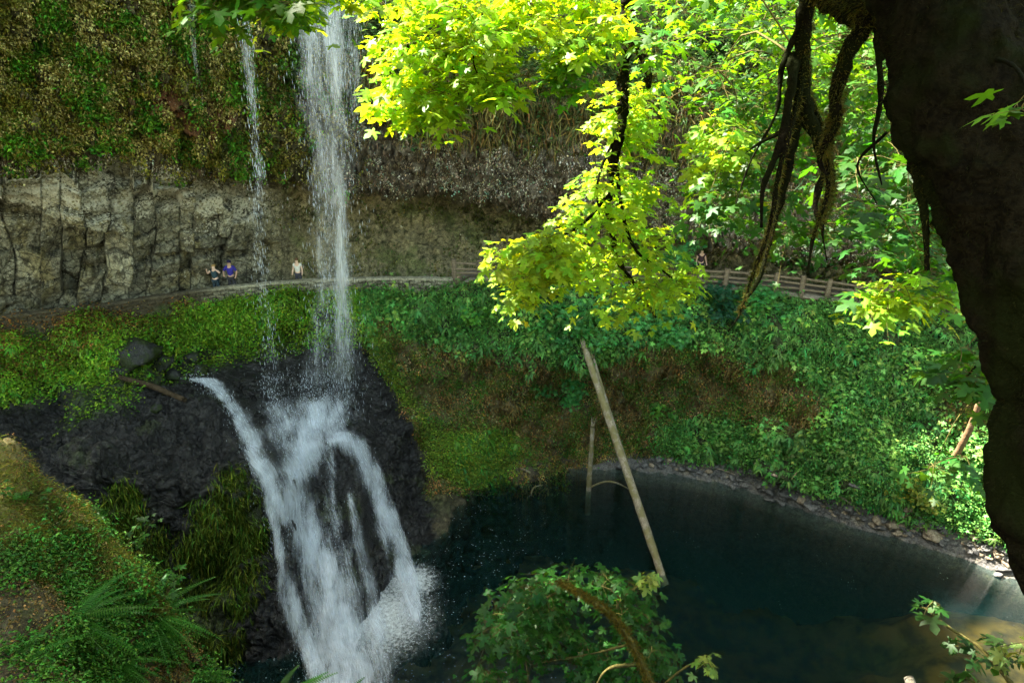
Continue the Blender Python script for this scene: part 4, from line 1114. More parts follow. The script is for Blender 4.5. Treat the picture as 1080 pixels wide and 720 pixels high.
boughs.append(skeleton_bough(maple, [([(1040, 60, 3.6), (1070, 70, 3.0), (1085, 100, 2.6), (1082, 108, 2.5)], .012, .004)],
    [([(1072, 102), (1100, 100), (1100, 128), (1068, 118)], 2.4, 2.7, 5, 3, .11, G2, .04),
     ([(1060, -40), (1110, -40), (1110, 70), (1070, 55), (1050, 10)], 4.5, 6.5, 30, 8, .14, G3, .15)], label='single leaves right of the trunk at the photo edge'))
# unseen canopy added above the frame to shade the trunk and camera bank
boughs.append(skeleton_bough(maple, [([(1000, -420, 4.4), (900, -800, 5), (700, -1200, 5), (500, -1500, 5)], .2, .03), ([(990, -300, 4.2), (1100, -500, 3.5), (1400, -800, 3)], .2, .03)],
    [([(700, -420), (1500, -420), (1700, -1500), (300, -1500)], 3.5, 8, 260, 10, .17, G2, .35)], label='unseen crown added above the camera for shade'))

for o in boughs:
    o.matrix_parent_inverse = Matrix.Translation(-maple.location)
# hanging moss on the near limbs
bm_paths = []
for path, r0, r1, n_ in [([(975, -60, 3.9), (930, -90, 4.8), (880, -40, 5.2), (856, -5, 5.3), (848, 45, 5.35), (846, 90, 5.4), (838, 140, 5.5), (826, 195, 5.6), (812, 250, 5.7), (800, 290, 5.75)], .085, .012, 6000),
                     ([(862, -10, 5.2), (890, 8, 4.9), (925, 5, 4.5), (960, -5, 4.1)], .07, .12, 4000), ([(925, 5, 4.5), (905, 35, 4.55), (888, 62, 4.6), (884, 105, 4.7), (880, 135, 4.75), (866, 165, 4.8)], .075, .016, 3000),
                     ([(844, 90, 5.4), (850, 130, 5.4), (862, 155, 5.4), (872, 175, 5.4), (862, 215, 5.4)], .06, .015, 900), ([(945, 100, 3.85), (955, 130, 3.9), (968, 175, 4.0), (976, 225, 4.0), (978, 285, 4.05)], .07, .014, 800)]:
    pts = [PD(*a) for a in path]; bm_paths.append((pts, np.linspace(r0, r1, len(pts)), n_))
for path in [[(850, 60, 5.4), (838, 120, 5.3), (822, 180, 5.3), (812, 240, 5.35), (796, 285, 5.4), (780, 330, 5.4)], [(884, 105, 4.7), (872, 150, 4.9), (874, 200, 5.0), (858, 250, 5.0)], [(846, 90, 5.4), (866, 130, 5.4), (880, 190, 5.4), (868, 236, 5.4)]]:
    pts = [PD(*a) for a in path]; bm_paths.append((pts, np.linspace(.028, .008, len(pts)), 1800))
fuzz(boughs[3], bm_paths, 0, .045, (.09, .085, .014))
bm_paths = []
for path, r0, r1, n_ in [([(664, -20, 9.3), (656, 70, 9.4), (656, 130, 9.5), (650, 175, 9.6), (640, 225, 9.7), (650, 270, 9.8), (668, 300, 9.9), (692, 335, 10)], .12, .02, 1600), ([(664, 35, 9.3), (678, 55, 9.2), (686, 72, 9.15), (684, 92, 9.1)], .10, .04, 900)]:
    pts = [PD(*a) for a in path]; bm_paths.append((pts, np.linspace(r0, r1, len(pts)), n_))
fuzz(boughs[2], bm_paths, 0, .06, (.085, .07, .012))

# unseen bough added for shade, high over the left of the trunk
_sh = skeleton_bough(maple, [([(1000, -420, 4.4), (800, -300, 4.3), (500, -260, 4.2), (300, -260, 4.2)], .10, .02)],
    [([(180, -330), (560, -250), (900, -190), (940, -520), (700, -800), (200, -700)], 3.6, 4.6, 420, 11, .2, G2, .22), ([(300, -300), (1000, -230), (1080, -700), (300, -900)], 2.4, 3.6, 330, 11, .2, G2, .2)], label='unseen bough added above the view to shade the trunk')
boughs.append(_sh)
_sh.matrix_parent_inverse = Matrix.Translation(-maple.location)

# ---- bough rising from below at the bottom centre: a young maple rooted on the bank under the camera
r_ = nearbank.ray_cast(Vector((1.3, 4.2, 5)), Vector((0, 0, -1)))
rb = np.array(r_[1]) if r_[0] else W(1.3, 4.2, -7)
ym = empty('young_maple', tuple(rb), 'leafy green maple bough arching over the pool at the bottom centre', 'tree')
g0 = (.022, .095, .014)
e0 = proj(rb)
L = skeleton_bough(ym, [([(e0[0], e0[1], e0[2]), (720, 820, 5.9), (690, 730, 6.3), (672, 690, 6.45), (655, 660, 6.55), (634, 638, 6.65), (610, 624, 6.8), (588, 612, 6.95)], .038, .010),
    ([(668, 700, 6.9), (640, 705, 6.7), (625, 730, 6.6)], .02, .01), ([(645, 650, 7.05), (655, 632, 7.2), (668, 622, 7.3), (690, 605, 7.5)], .016, .005), ([(600, 618, 7.2), (560, 640, 7.2), (520, 670, 7.2)], .014, .005),
    ([(690, 730, 6.7), (720, 705, 6.6), (745, 692, 6.6)], .012, .004), ([(660, 680, 7.0), (620, 690, 7.2), (560, 700, 7.4)], .014, .005)],
    [([(495, 690), (505, 650), (530, 628), (560, 606), (600, 602), (615, 618), (590, 640), (600, 670), (600, 740), (500, 740)], 6.9, 8.4, 120, 8, .10, g0, .13),
     ([(615, 608), (650, 600), (680, 622), (690, 655), (700, 690), (712, 740), (690, 740), (668, 690), (650, 650), (630, 630)], 6.9, 8.0, 66, 8, .10, g0, .12),
     ([(590, 660), (640, 680), (680, 740), (580, 740)], 6.95, 8.2, 56, 8, .10, g0, .12),
     ([(672, 598), (682, 597), (698, 625), (694, 634)], 7.3, 7.6, 5, 4, .11, (.2, .3, .08), .05),  # this tip and the next look lit through their paler leaf colour
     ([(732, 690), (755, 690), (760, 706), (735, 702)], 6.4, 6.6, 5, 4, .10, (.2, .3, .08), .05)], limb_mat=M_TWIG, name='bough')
L.matrix_parent_inverse = Matrix.Translation(-ym.location)
pts = [PD(*a) for a in [(690, 730, 6.3), (672, 690, 6.45), (655, 660, 6.55), (634, 638, 6.65), (610, 624, 6.8), (588, 612, 6.95)]]
fuzz(L, [(pts, np.linspace(.030, .014, 6), 4200)], 0, .05, (.13, .10, .014))

# plant at the bottom right: long out-of-reach leaves close to the camera
r_ = nearbank.ray_cast(Vector((3.6, 3.4, 5)), Vector((0, 0, -1)))
rb = np.array(r_[1]) if r_[0] else W(3.6, 3.4, -7)
br = empty('sapling', tuple(rb), 'sapling with dark green leaves over the water at the bottom right corner', 'tree')
e0 = proj(rb)
L = skeleton_bough(br, [([(e0[0], e0[1], e0[2]), (1080, 760, 5.6), (1040, 690, 5.8), (1000, 660, 6.0), (975, 640, 6.1)], .03, .006), ([(1080, 760, 5.6), (1030, 720, 5.9), (990, 712, 6.0)], .012, .005)],
    [([(960, 628), (1000, 640), (1010, 655), (975, 650)], 5.9, 6.2, 3, 4, .13, (.02, .07, .01), .08), ([(1000, 665), (1050, 670), (1070, 700), (1020, 700)], 5.8, 6.1, 5, 5, .13, (.02, .07, .01), .10),
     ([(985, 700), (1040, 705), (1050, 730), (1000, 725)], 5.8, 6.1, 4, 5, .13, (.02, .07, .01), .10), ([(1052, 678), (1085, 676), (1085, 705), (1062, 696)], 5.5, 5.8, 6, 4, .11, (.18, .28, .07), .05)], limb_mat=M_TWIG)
L.matrix_parent_inverse = Matrix.Translation(-br.location)

# ---- trees added on the rim and on the banks beside the camera to shade the gorge
def make_tree(base, h, r, n, label, lean=(0, 0), col=(.04, .10, .018), lo=.25, size=.42, grp='added shade trees on the cliff rim'):
    base = np.array(base, float)
    root = empty('shade_tree', tuple(base), label, 'tree', grp)
    top = base + [lean[0], lean[1], h]
    V, F = tube([base - [0, 0, .5], base * .6 + top * .4 + rng.normal(size=3) * .2, top], [h * .022 + .08, h * .016 + .05, .04], 12, step=.5, jit=.25)
    b = Bag(); b.add(V, F); b.build('trunk', M_BARK, root)
    nb = 40; b = Bag(); ends = []
    for k in range(nb):
        t = lo + (1 - lo) * (k + rng.random()) / nb; s = base * (1 - t) + top * t; a = k * 2.4
        rr = r * math.sin(min(1, (1 - t) / (1 - lo) * 1.3 + .12) * math.pi / 2) * rng.uniform(.6, 1.1)
        e = s + np.array([math.cos(a) * rr, math.sin(a) * rr, rr * .15])
        V, F = tube([s, (s + e) / 2 + [0, 0, rr * .1], e], [.09, .06, .02], 6, step=.6); b.add(V, F)
        ends += [s * (1 - q) + e * q for q in (.45, .7, .9, 1.05)]
    b.build('branches', M_BARK, root)
    ends = np.array(ends); k = rng.integers(0, len(ends), n)
    p = ends[k] + rng.normal(size=(n, 3)) * r * .14 * [1, 1, .6]
    V, F, C = place(LEAF_V, LEAF_F, p, unit(np.array([[0, 0, 1.0]]) + rnd_unit(n) * .6), rnd_unit(n), size * rng.uniform(.6, 1.2, n), jitter_col(col, n))
    b = Bag(); b.add(V, F, C); b.build('crown', M_LEAF, root)
def cliff_top(x, y):
    r = cliff.ray_cast(Vector((x, y, 80)), Vector((0, 0, -1)))
    return np.array(r[1]) if r[0] else W(x, y, 10)
for (x, y, h, r, lb) in [(-27, 33, 20, 5.5, 'added shade tree on the rim far left of the falls'), (-21, 34, 10.5, 4.5, 'added shade tree on the rim left of the falls'), 
                         (-32, 25, 20, 5.5, 'added shade tree at the far left end of the rim'), (-4, 41, 17, 4.6, 'added shade tree on the hillside right of the stream'), (-25, 41, 13, 5, 'added second row shade tree left of the falls'), (4, 43, 14, 4, 'added shade tree on the hillside behind the upper centre bough'), (-33, 34, 18, 6, 'added second row shade tree at far left')]:
    make_tree(cliff_top(x, y), h, r, 5200, lb)
def bank_top(x, y):
    r = nearbank.ray_cast(Vector((x, y, 40)), Vector((0, 0, -1)))
    return np.array(r[1]) if r[0] else W(x, y, -5)
for (x, y, h, r, lb) in [(-13.8, 9.0, 23, 5.0, 'unseen shade tree added on the camera bank out at the left'), (-11, 3.5, 15, 4.2, 'unseen shade tree added left of the camera'), (-15.5, 4.5, 17, 4.6, 'unseen shade tree added farther left of the camera'), (-19, 11.0, 19, 5, 'unseen shade tree added on the left end of the camera bank')]:
    make_tree(bank_top(x, y), h, r, 4200, lb, size=.34, grp='added shade trees beside the camera')
# ================================================================== waterfalls
m, nt, b = newmat('falling_water'); M_WATER = m
uvn = nt.nodes.new('ShaderNodeUVMap'); uvn.uv_map = 'UVMap'
da = nd(nt, 'ShaderNodeAttribute', attribute_name='dens')
w1 = noise(nt, uvn.outputs[0], 1.0, 6, .62, (4.5, .6, 1)); w2 = noise(nt, uvn.outputs[0], 1.0, 5, .7, (22, 1.3, 1)); w3 = noise(nt, uvn.outputs[0], 1.0, 3, .5, (1.1, .35, 1))
w = mth(nt, 'ADD', mth(nt, 'ADD', mth(nt, 'MULTIPLY', w1, .45), mth(nt, 'MULTIPLY', w2, .55)), mth(nt, 'MULTIPLY', w3, .2))
al = ramp(nt, mth(nt, 'ADD', w, mth(nt, 'MULTIPLY_ADD', da.outputs['Fac'], .60, -.45)), .35, .78)
al = mth(nt, 'MULTIPLY', al, mth(nt, 'MINIMUM', mth(nt, 'MULTIPLY', da.outputs['Fac'], 3.0), 1.0))
ins(b, Roughness=.5); b.inputs['Base Color'].default_value = (.82, .87, .95, 1)
tr = nt.nodes.new('ShaderNodeBsdfTranslucent'); tr.inputs[0].default_value = (.82, .87, .95, 1)
tp_ = nt.nodes.new('ShaderNodeBsdfTransparent')
mx = nt.nodes.new('ShaderNodeMixShader'); mx.inputs[0].default_value = .4
nt.links.new(b.outputs[0], mx.inputs[1]); nt.links.new(tr.outputs[0], mx.inputs[2])
m2 = nt.nodes.new('ShaderNodeMixShader'); nt.links.new(mth(nt, 'MULTIPLY', al, .85), m2.inputs[0]); nt.links.new(tp_.outputs[0], m2.inputs[1]); nt.links.new(mx.outputs[0], m2.inputs[2])
nt.links.new(m2.outputs[0], nt.nodes['Material Output'].inputs[0])
bp = nt.nodes.new('ShaderNodeBump'); ins(bp, Strength=.8, Distance=.08); nt.links.new(w, bp.inputs['Height']); nt.links.new(bp.outputs[0], b.inputs['Normal'])
M_DROP = mat_plain('water_drops', (.76, .84, .95), .4, .03)

def sheet(parent, name, G, dens, seed):
    """G: rows down x columns across"""
    n, k = G.shape[:2]
    dl = np.concatenate([[0], np.cumsum(np.linalg.norm(np.diff(G[:, k // 2], axis=0), axis=1))])
    dw = np.concatenate([np.zeros((n, 1)), np.cumsum(np.linalg.norm(np.diff(G, axis=1), axis=2), axis=1)], 1)
    dw = dw - dw[:, k // 2:k // 2 + 1]
    uv = np.stack([dw + seed * 7.7, np.broadcast_to(dl[:, None], dw.shape) + seed * 3.3], -1)
    o = mesh_np(name, G.reshape(-1, 3), grid_faces(n, k), M_WATER, None, {'dens': dens.ravel()}, uv.reshape(-1, 2))
    o.parent = parent; o.matrix_parent_inverse = Matrix.Translation(-parent.location)
    return o

def free_fall(parent, name, px, Yt, Yb, dens0, seed, nsheet=1, wander=.12, k=25, thick=.35):
    """px: list of (u, v, halfwidth px, density) down the fall"""
    px = np.array(px, float); n = 150
    t = np.linspace(0, len(px) - 1, n); q = catmull(px, t)
    for s in range(nsheet):
        G = np.zeros((n, k, 3)); dn = np.zeros((n, k))
        for i in range(n):
            f = i / (n - 1); Y = Yt + (Yb - Yt) * f ** .6 + (s - (nsheet - 1) / 2) * thick * (.4 + f)
            c = P(q[i, 0], q[i, 1], Y); hw = q[i, 2] / FPX * np.dot(c, [0, CP, -SP])
            x = np.linspace(-1, 1, k)
            hw2 = hw * (1 + .12 * s)
            G[i, :, 0] = c[0] + x * hw2; G[i, :, 1] = Y; G[i, :, 2] = c[2]
            dn[i] = q[i, 3] * dens0 * (1 - np.abs(x) ** 2.2)
        nz = fbm(G * [1, 1, .25], .9, 3, seed + s * 3)
        G[..., 1] += nz * .35 - np.abs(np.linspace(-1, 1, k))[None, :] ** 2 * -.15
        G[..., 0] += fbm(G * [.3, 1, .5], .7, 3, seed + s + 20) * wander
        dn = dn * (.75 + .6 * fbm(G * [1.5, 1, .25], 1.0, 3, seed + 9 + s)) * sst(0, .03, np.linspace(0, 1, n))[:, None]
        sheet(parent, name, G, np.clip(dn, 0, 1.3), seed + s)

DROP_V = np.array([(0, 0, 1), (.5, 0, -.1), (-.25, .43, -.1), (-.25, -.43, -.1), (0, 0, -1)]) ; DROP_F = np.array([(0, 1, 2), (0, 2, 3), (0, 3, 1), (4, 2, 1), (4, 3, 2), (4, 1, 3)])
def drops(parent, pts, size, stretch, name='droplets', vel=None):
    n = len(pts); s = size * rng.uniform(.4, 1.5, n) ** 1.3
    V = DROP_V[None] * np.stack([s, s, s * stretch * rng.uniform(.6, 1.6, n)], 1)[:, None]
    V = V + pts[:, None]
    F = DROP_F[None] + (np.arange(n) * 5)[:, None, None]
    o = mesh_np(name, V.reshape(-1, 3), F.reshape(-1, 3), M_DROP, None); o.parent = parent; o.matrix_parent_inverse = Matrix.Translation(-parent.location)
    o['kind'] = 'stuff'
    return o

fall = empty('waterfall', tuple(P(378, 660, 20.5)), 'broad white main waterfall plunging past the trail and fanning over black rock into the pool', 'waterfall')
main_px = [(340, 0, 50, 1.0), (340, 20, 50, 1.05), (343, 60, 46, 1.05), (346, 110, 40, 1.0), (347, 170, 35, .92), (348, 230, 31, .9), (350, 290, 24, .85), (350, 340, 30, .85), (348, 385, 42, .85), (344, 430, 52, .55), (338, 465, 58, .15)]
free_fall(fall, 'curtain', main_px, 29.3, 28.6, .60, 1, 4)
core = [(322, 2, 14, 1), (326, 60, 12, 1), (331, 120, 10, .8), (334, 180, 9, .7), (338, 260, 9, .8), (335, 330, 14, .8), (330, 395, 20, .6), (324, 440, 26, .1)]
free_fall(fall, 'curtain', core, 29.2, 28.3, .66, 7, 2)
core = [(340, 2, 14, 1), (350, 60, 11, 1), (356, 120, 11, 1), (358, 180, 10, 1), (360, 260, 10, 1.1), (362, 330, 15, 1.05), (362, 390, 22, .85), (356, 440, 30, .15)]
free_fall(fall, 'curtain', core, 29.1, 28.2, .66, 11, 3)

def cascade(parent, name, px, dens0, seed, off=.12, k=21, lift=0):
    px = np.array(px, float)
    L = np.hypot(*np.diff(px[:, :2], axis=0).T).sum(); n = int(L / 3) + 8
    q = catmull(px, np.linspace(0, len(px) - 1, n)); q[:, 2] *= 1.3; G = np.zeros((n, k, 3)); dn = np.zeros((n, k))
    T = np.gradient(q[:, :2], axis=0); T /= np.linalg.norm(T, axis=1)[:, None]
    x = np.linspace(-1, 1, k)
    for i in range(n):
        for j in range(k):
            # across direction is mostly horizontal in the scene
            du, dv = x[j] * q[i, 2], x[j] * q[i, 2] * .12
            p_, q_ = hit(q[i, 0] + du, q[i, 1] + dv, ('slope',), True)
            G[i, j] = p_
        dn[i] = q[i, 3] * dens0 * (1 - np.abs(x) ** 2.0)
    # smooth the sheet so that it flows over the rock instead of copying it
    for _ in range(5):
        G[1:-1] = G[1:-1] * .4 + (G[2:] + G[:-2]) * .3
        G[:, 1:-1] = G[:, 1:-1] * .5 + (G[:, 2:] + G[:, :-2]) * .25
    G[..., 1] -= off + lift + .12; G[..., 2] += off * .8 + .1
    G += (fbm(G * [1, 1, .5], 1.6, 3, seed)[..., None]) * np.array([.05, -.16, .10])
    dn = dn * (.8 + .8 * fbm(G * [1.2, .6, .5], 1.3, 3, seed + 4))
    e = sst(0, .06, np.linspace(0, 1, n)); dn *= e[:, None]
    sheet(parent, name, G, np.clip(dn * .92, 0, 1.3), seed)
    return G
# one broad fan of water over the black rock; its density follows the separate streams
EDGE = np.array([(196, 396, 385), (225, 412, 388), (244, 432, 390), (256, 465, 396), (266, 500, 412), (276, 550, 430), (284, 600, 446), (300, 650, 452), (322, 700, 456), (330, 745, 458)], float)
STR = [([(350, 385), (345, 430), (335, 455), (322, 482), (312, 505), (316, 530), (328, 560), (345, 600), (358, 640), (368, 690), (376, 745)], [34, 32, 28, 22, 17, 17, 20, 24, 30, 38, 44], 1.0),
       ([(206, 400), (226, 406), (246, 424), (264, 452), (278, 484), (294, 514), (308, 545)], [6, 9, 10, 11, 12, 12, 10], 1.0),
       ([(345, 462), (366, 462), (384, 476), (400, 510), (415, 548), (427, 585), (436, 618), (438, 640)], [12, 12, 12, 13, 14, 16, 18, 20], .9),
       ([(290, 510), (296, 550), (305, 600), (318, 645), (336, 690), (352, 730)], [6, 5, 6, 9, 14, 20], .95),
       ([(372, 520), (382, 570), (392, 615), (400, 655), (404, 700), (404, 740)], [5, 6, 8, 13, 18, 22], .75),
       ([(352, 480), (352, 520), (360, 560), (372, 605), (384, 650)], [5, 7, 9, 11, 14], .72),
       ([(290, 395), (300, 430), (306, 465), (312, 490)], [24, 24, 20, 14], .72), ([(330, 470), (318, 520), (322, 570)], [10, 8, 8], .7)]
def stream_density(uu, vv):
    d = np.full(uu.shape, .27)
    for pts, hw, amp in STR:
        q = catmull(np.array(pts, float), np.linspace(0, len(pts) - 1, 120)); h = np.interp(np.linspace(0, len(pts) - 1, 120), np.arange(len(pts)), hw)
        ds = np.hypot(uu[..., None] - q[:, 0], vv[..., None] - q[:, 1]) / (h * 1.25)
        d = np.maximum(d, amp * .93 * np.exp(-ds.min(-1) ** 1.6))
    return d
cs = []
BASEH = None
for layer in range(3):
    n, k = 190, 64
    q = catmull(EDGE, np.linspace(0, len(EDGE) - 1, n)); x = np.linspace(0, 1, k)
    UU = q[:, 0:1] * (1 - x) + q[:, 2:3] * x; VV = q[:, 1:2] + 0 * x
    if BASEH is None:
        BASEH = np.array([[hit(a, b_, ('slope',), True)[0] for a, b_ in zip(ru, rv)] for ru, rv in zip(UU, VV)])
        RAW = BASEH.copy()
        for _ in range(7):
            BASEH[1:-1] = BASEH[1:-1] * .4 + (BASEH[2:] + BASEH[:-2]) * .3
            BASEH[:, 1:-1] = BASEH[:, 1:-1] * .5 + (BASEH[:, 2:] + BASEH[:, :-2]) * .25
    G = BASEH.copy()
    dn0 = stream_density(UU + 5 * perlin(np.stack([UU / 30, VV / 60, UU * 0 + layer], -1)), VV)
    G[..., 1] -= .24 + .17 * layer + .25 * dn0; G[..., 2] += .14 + .07 * layer + .12 * dn0
    G += fbm(G * [1, 1, .5], 1.6, 3, 21 + layer)[..., None] * np.array([.05, -.14, .10])
    lr = np.linalg.norm(RAW, axis=-1) - .10 - .05 * layer; lg = np.linalg.norm(G, axis=-1); G *= np.minimum(1, lr / lg)[..., None]   # keep the water in front of the rock it runs over
    dn = dn0 * [1.05, .95, .8][layer] * (.86 + .75 * fbm(G * [1.4, .5, .5], 1.4, 3, 61 + layer))
    dn *= (sst(0, .05, x) * sst(0, .05, 1 - x))[None, :] * np.where(UU > 258, sst(0, .20, np.linspace(0, 1, n)[:, None] - .03 + .10 * perlin(np.stack([UU / 14, VV / 80, UU * 0 + layer * 3], -1))), sst(0, .03, np.linspace(0, 1, n))[:, None])
    sheet(fall, 'cascade', G, np.clip(dn, 0, 1.2), 3 + layer)
    mask = dn0 > .55
    cs.append(G[mask])
# droplets in the curtain and spray at the foot
n_ = 2600; f = rng.random(n_); qq = catmull(np.array(main_px), f * (len(main_px) - 1))
pts = np.array([P(a[0] + rng.normal() * a[2] * .55, a[1], 29.3 - .7 * ff ** .6 + rng.normal() * .4) for a, ff in zip(qq, f)])
drops(fall, pts, .010, 8)
pp = []
for g in cs:
    k = 2600; a = rng.integers(0, len(g), k)
    pp.append(g[a] + rng.normal(size=(k, 3)) * [.16, .16, .16] + [0, -.1, .08])
drops(fall, np.concatenate(pp), .011, 3)
c1, _ = hit(375, 690, ('slope',), True); c2, _ = hit(432, 625, ('slope',), True)
sp = np.concatenate([c1 + rng.normal(size=(1600, 3)) * [1.0, 1.0, .4] + [0, -.3, .4], c2 + rng.normal(size=(900, 3)) * [.7, .7, .25] + [0, -.1, .25], P(345, 400, 28.6) + rng.normal(size=(1200, 3)) * [1.5, .8, .9]])
sp = sp[sp[:, 2] > ZW]
drops(fall, sp, .009, 1.5, 'spray')

fall2 = empty('waterfall', tuple(P(290, 400, 28.0)), 'thin white ribbon waterfall left of the main curtain', 'waterfall', 'side falls')
p2_ = [(256, 18, 13, 1), (260, 50, 10, 1), (265, 100, 7, 1), (269, 150, 7, .9), (272, 185, 9, 1), (272, 230, 7, .6), (276, 290, 8, .6), (282, 350, 14, .55), (290, 410, 24, .45), (296, 450, 30, .1)]
free_fall(fall2, 'curtain', p2_, 28.3, 28.0, .62, 41, 3, .14, 13)
f = rng.random(900); qq = catmull(np.array(p2_), f * (len(p2_) - 1))
drops(fall2, np.array([P(a[0] + rng.normal() * a[2] * .5, a[1], 28.2 + rng.normal() * .2) for a in qq]), .010, 8)
fall3 = empty('waterfall', tuple(P(218, 300, 27.5)), 'faint wisp of water trickling down the mossy cliff at upper left', 'waterfall', 'side falls')
p3_ = [(201, -20, 6, 1), (204, 40, 5, .9), (209, 90, 4, .7), (213, 150, 5, .6), (216, 190, 6, .4)]
free_fall(fall3, 'curtain', p3_, 27.0, 27.0, .6, 45, 2, .05, 9)
fall4 = empty('waterfall', tuple(P(392, 190, 30)), 'faint trickle down the wet black rock right of the main curtain', 'waterfall', 'side falls')
free_fall(fall4, 'curtain', [(372, 45, 7, .8), (376, 80, 8, .8), (378, 130, 8, .6), (380, 180, 8, .4)], 30.6, 30.6, .75, 47, 1, .05, 9)

# ================================================================== trail furniture
def box(b, c, ax, ay, az, col=None):
    """box from centre and three half-axis vectors, edges slightly chamfered by a second ring"""
    c, ax, ay, az = map(lambda q: np.asarray(q, float), (c, ax, ay, az))
    V = []; r = .92
    for s, m_ in ((-1, r), (-r, 1), (r, 1), (1, r)):
        for (i, j) in ((-1, -1), (1, -1), (1, 1), (-1, 1)): V.append(c + ax * s + ay * i * m_ + az * j * m_)
    F = [(3, 2, 1, 0), (12, 13, 14, 15)]
    for k in range(3):
        for q in range(4): F.append((4 * k + q, 4 * k + (q + 1) % 4, 4 * k + 4 + (q + 1) % 4, 4 * k + 4 + q))
    b.add(V, F, col)

def fence(us, label, group=None, h=.78, raise_=0.0):
    ps = [trail_at(a) for a in us]
    root = empty('wooden_fence', tuple(ps[0]), label, 'fence', group)
    for p_ in ps:
        b = Bag(); box(b, p_ + [0, .1, h / 2 - .2 + raise_], [0, 0, h / 2 + .25], [.11, 0, 0], [0, .11, 0]); b.build('post', M_FENCE, root)
    for a, c in zip(ps[:-1], ps[1:]):
        d = c - a
        for hh in (.16, .40, .66):
            b = Bag(); z1, z2 = rng.normal() * .02, rng.normal() * .02
            A = a + [0, .1, hh + z1 + raise_]; C_ = c + [0, .1, hh + z2 + raise_]
            V, F = tube([A, (A + C_) / 2 + [0, 0, -.01], C_], [.06, .065, .06], 8, step=.4, jit=.25, jscale=3); b.add(V, F); b.build('rail', M_FENCE, root)
fence([479, 506], 'short section of brown rail fence at the end of the stone wall', 'rail fences', .85, .1)
fence([590, 628, 668, 706, 737, 765, 790, 818, 846, 874, 902, 932, 962, 995, 1030, 1070], 'long brown three rail fence along the trail above the right bank', 'rail fences', .8, .12)

# stone parapet
us = np.linspace(-125, 478, 900); tu_ = np.interp(us, [a[0] for a in TR], np.arange(len(TR))) + 2
top = catmull(trail, tu_); tang = np.gradient(top, axis=0); tang /= np.linalg.norm(tang, axis=1)[:, None]
out = np.cross(tang, [0, 0, 1.0]); out = out * np.sign(-out[:, 1:2])
prof = [(-.34, -.9), (-.34, -.5), (-.34, -.1), (-.30, .0), (-.10, .03), (.10, .03), (.20, .0), (.24, -.10), (.25, -.25), (.26, -.4), (.28, -.55), (.30, -.7), (.32, -.85), (.34, -1.05), (.36, -1.3)]
pi_ = np.interp(np.linspace(0, len(prof) - 1, 46), np.arange(len(prof)), np.arange(len(prof)))
pr = np.stack([np.interp(pi_, np.arange(len(prof)), [a[q] for a in prof]) for q in (0, 1)], 1)
G = top[:, None] + out[:, None] * pr[None, :, 0:1] + np.array([0, 0, 1.0]) * pr[None, :, 1:2]
sl_ = np.concatenate([[0], np.cumsum(np.linalg.norm(np.diff(top, axis=0), axis=1))])[:, None] + 0 * pr[None, :, 0]
row_ = np.floor((pr[None, :, 1] + 2 + .04 * np.sin(sl_ * 2)) / .17); cell = np.floor(sl_ / .36 + hashf(row_, row_ + 2) * 1.0)
fx = sl_ / .36 + hashf(row_, row_ + 2) - cell; fz = (pr[None, :, 1] + 2 + .04 * np.sin(sl_ * 2)) / .17 - row_
ed = np.minimum(np.minimum(fx, 1 - fx) * 2, np.minimum(fz, 1 - fz))
facew = sst(-.02, -.08, pr[None, :, 1] + 0 * sl_)
G = G + out[:, None] * (((hashf(cell, row_) - .5) * .09 - .07 * (1 - sst(0, .16, ed))) * facew * np.sign(pr[None, :, 0]))[..., None] + (fbm(G, 3, 3, 100) * .04)[..., None]
c = np.zeros(G.shape) + [.19, .18, .13]; c *= (.55 + .8 * hashf(cell, row_ + 5))[..., None]; c = colmix(c, (1 - sst(0, .16, ed)) * facew, .02, .018, .01)
c = colmix(c, (1 - facew), .30, .28, .20)
lft = 1 - sst(190, 260, us)[:, None] + 0 * sl_
c = colmix(c, lft * .92, .045, .035, .018)
c = colmix(c, sst(-.45, -.9, pr[None, :, 1] + fbm(G, 1.5, 3, 101) * .6) * .7, .05, .08, .02)
wall = mesh_np('stone_wall', G.reshape(-1, 3), grid_faces(*G.shape[:2]), M_SLOPE, None, {'col': np.concatenate([np.clip(c, .01, 1), c[..., :1] * 0], -1).reshape(-1, 4), 'msk': (c * 0 + np.array([.35, 0, 0]) * (1 - lft)[..., None]).reshape(-1, 3)})
tag(wall, 'low mossy stone parapet along the outer edge of the trail behind the falls', 'wall')

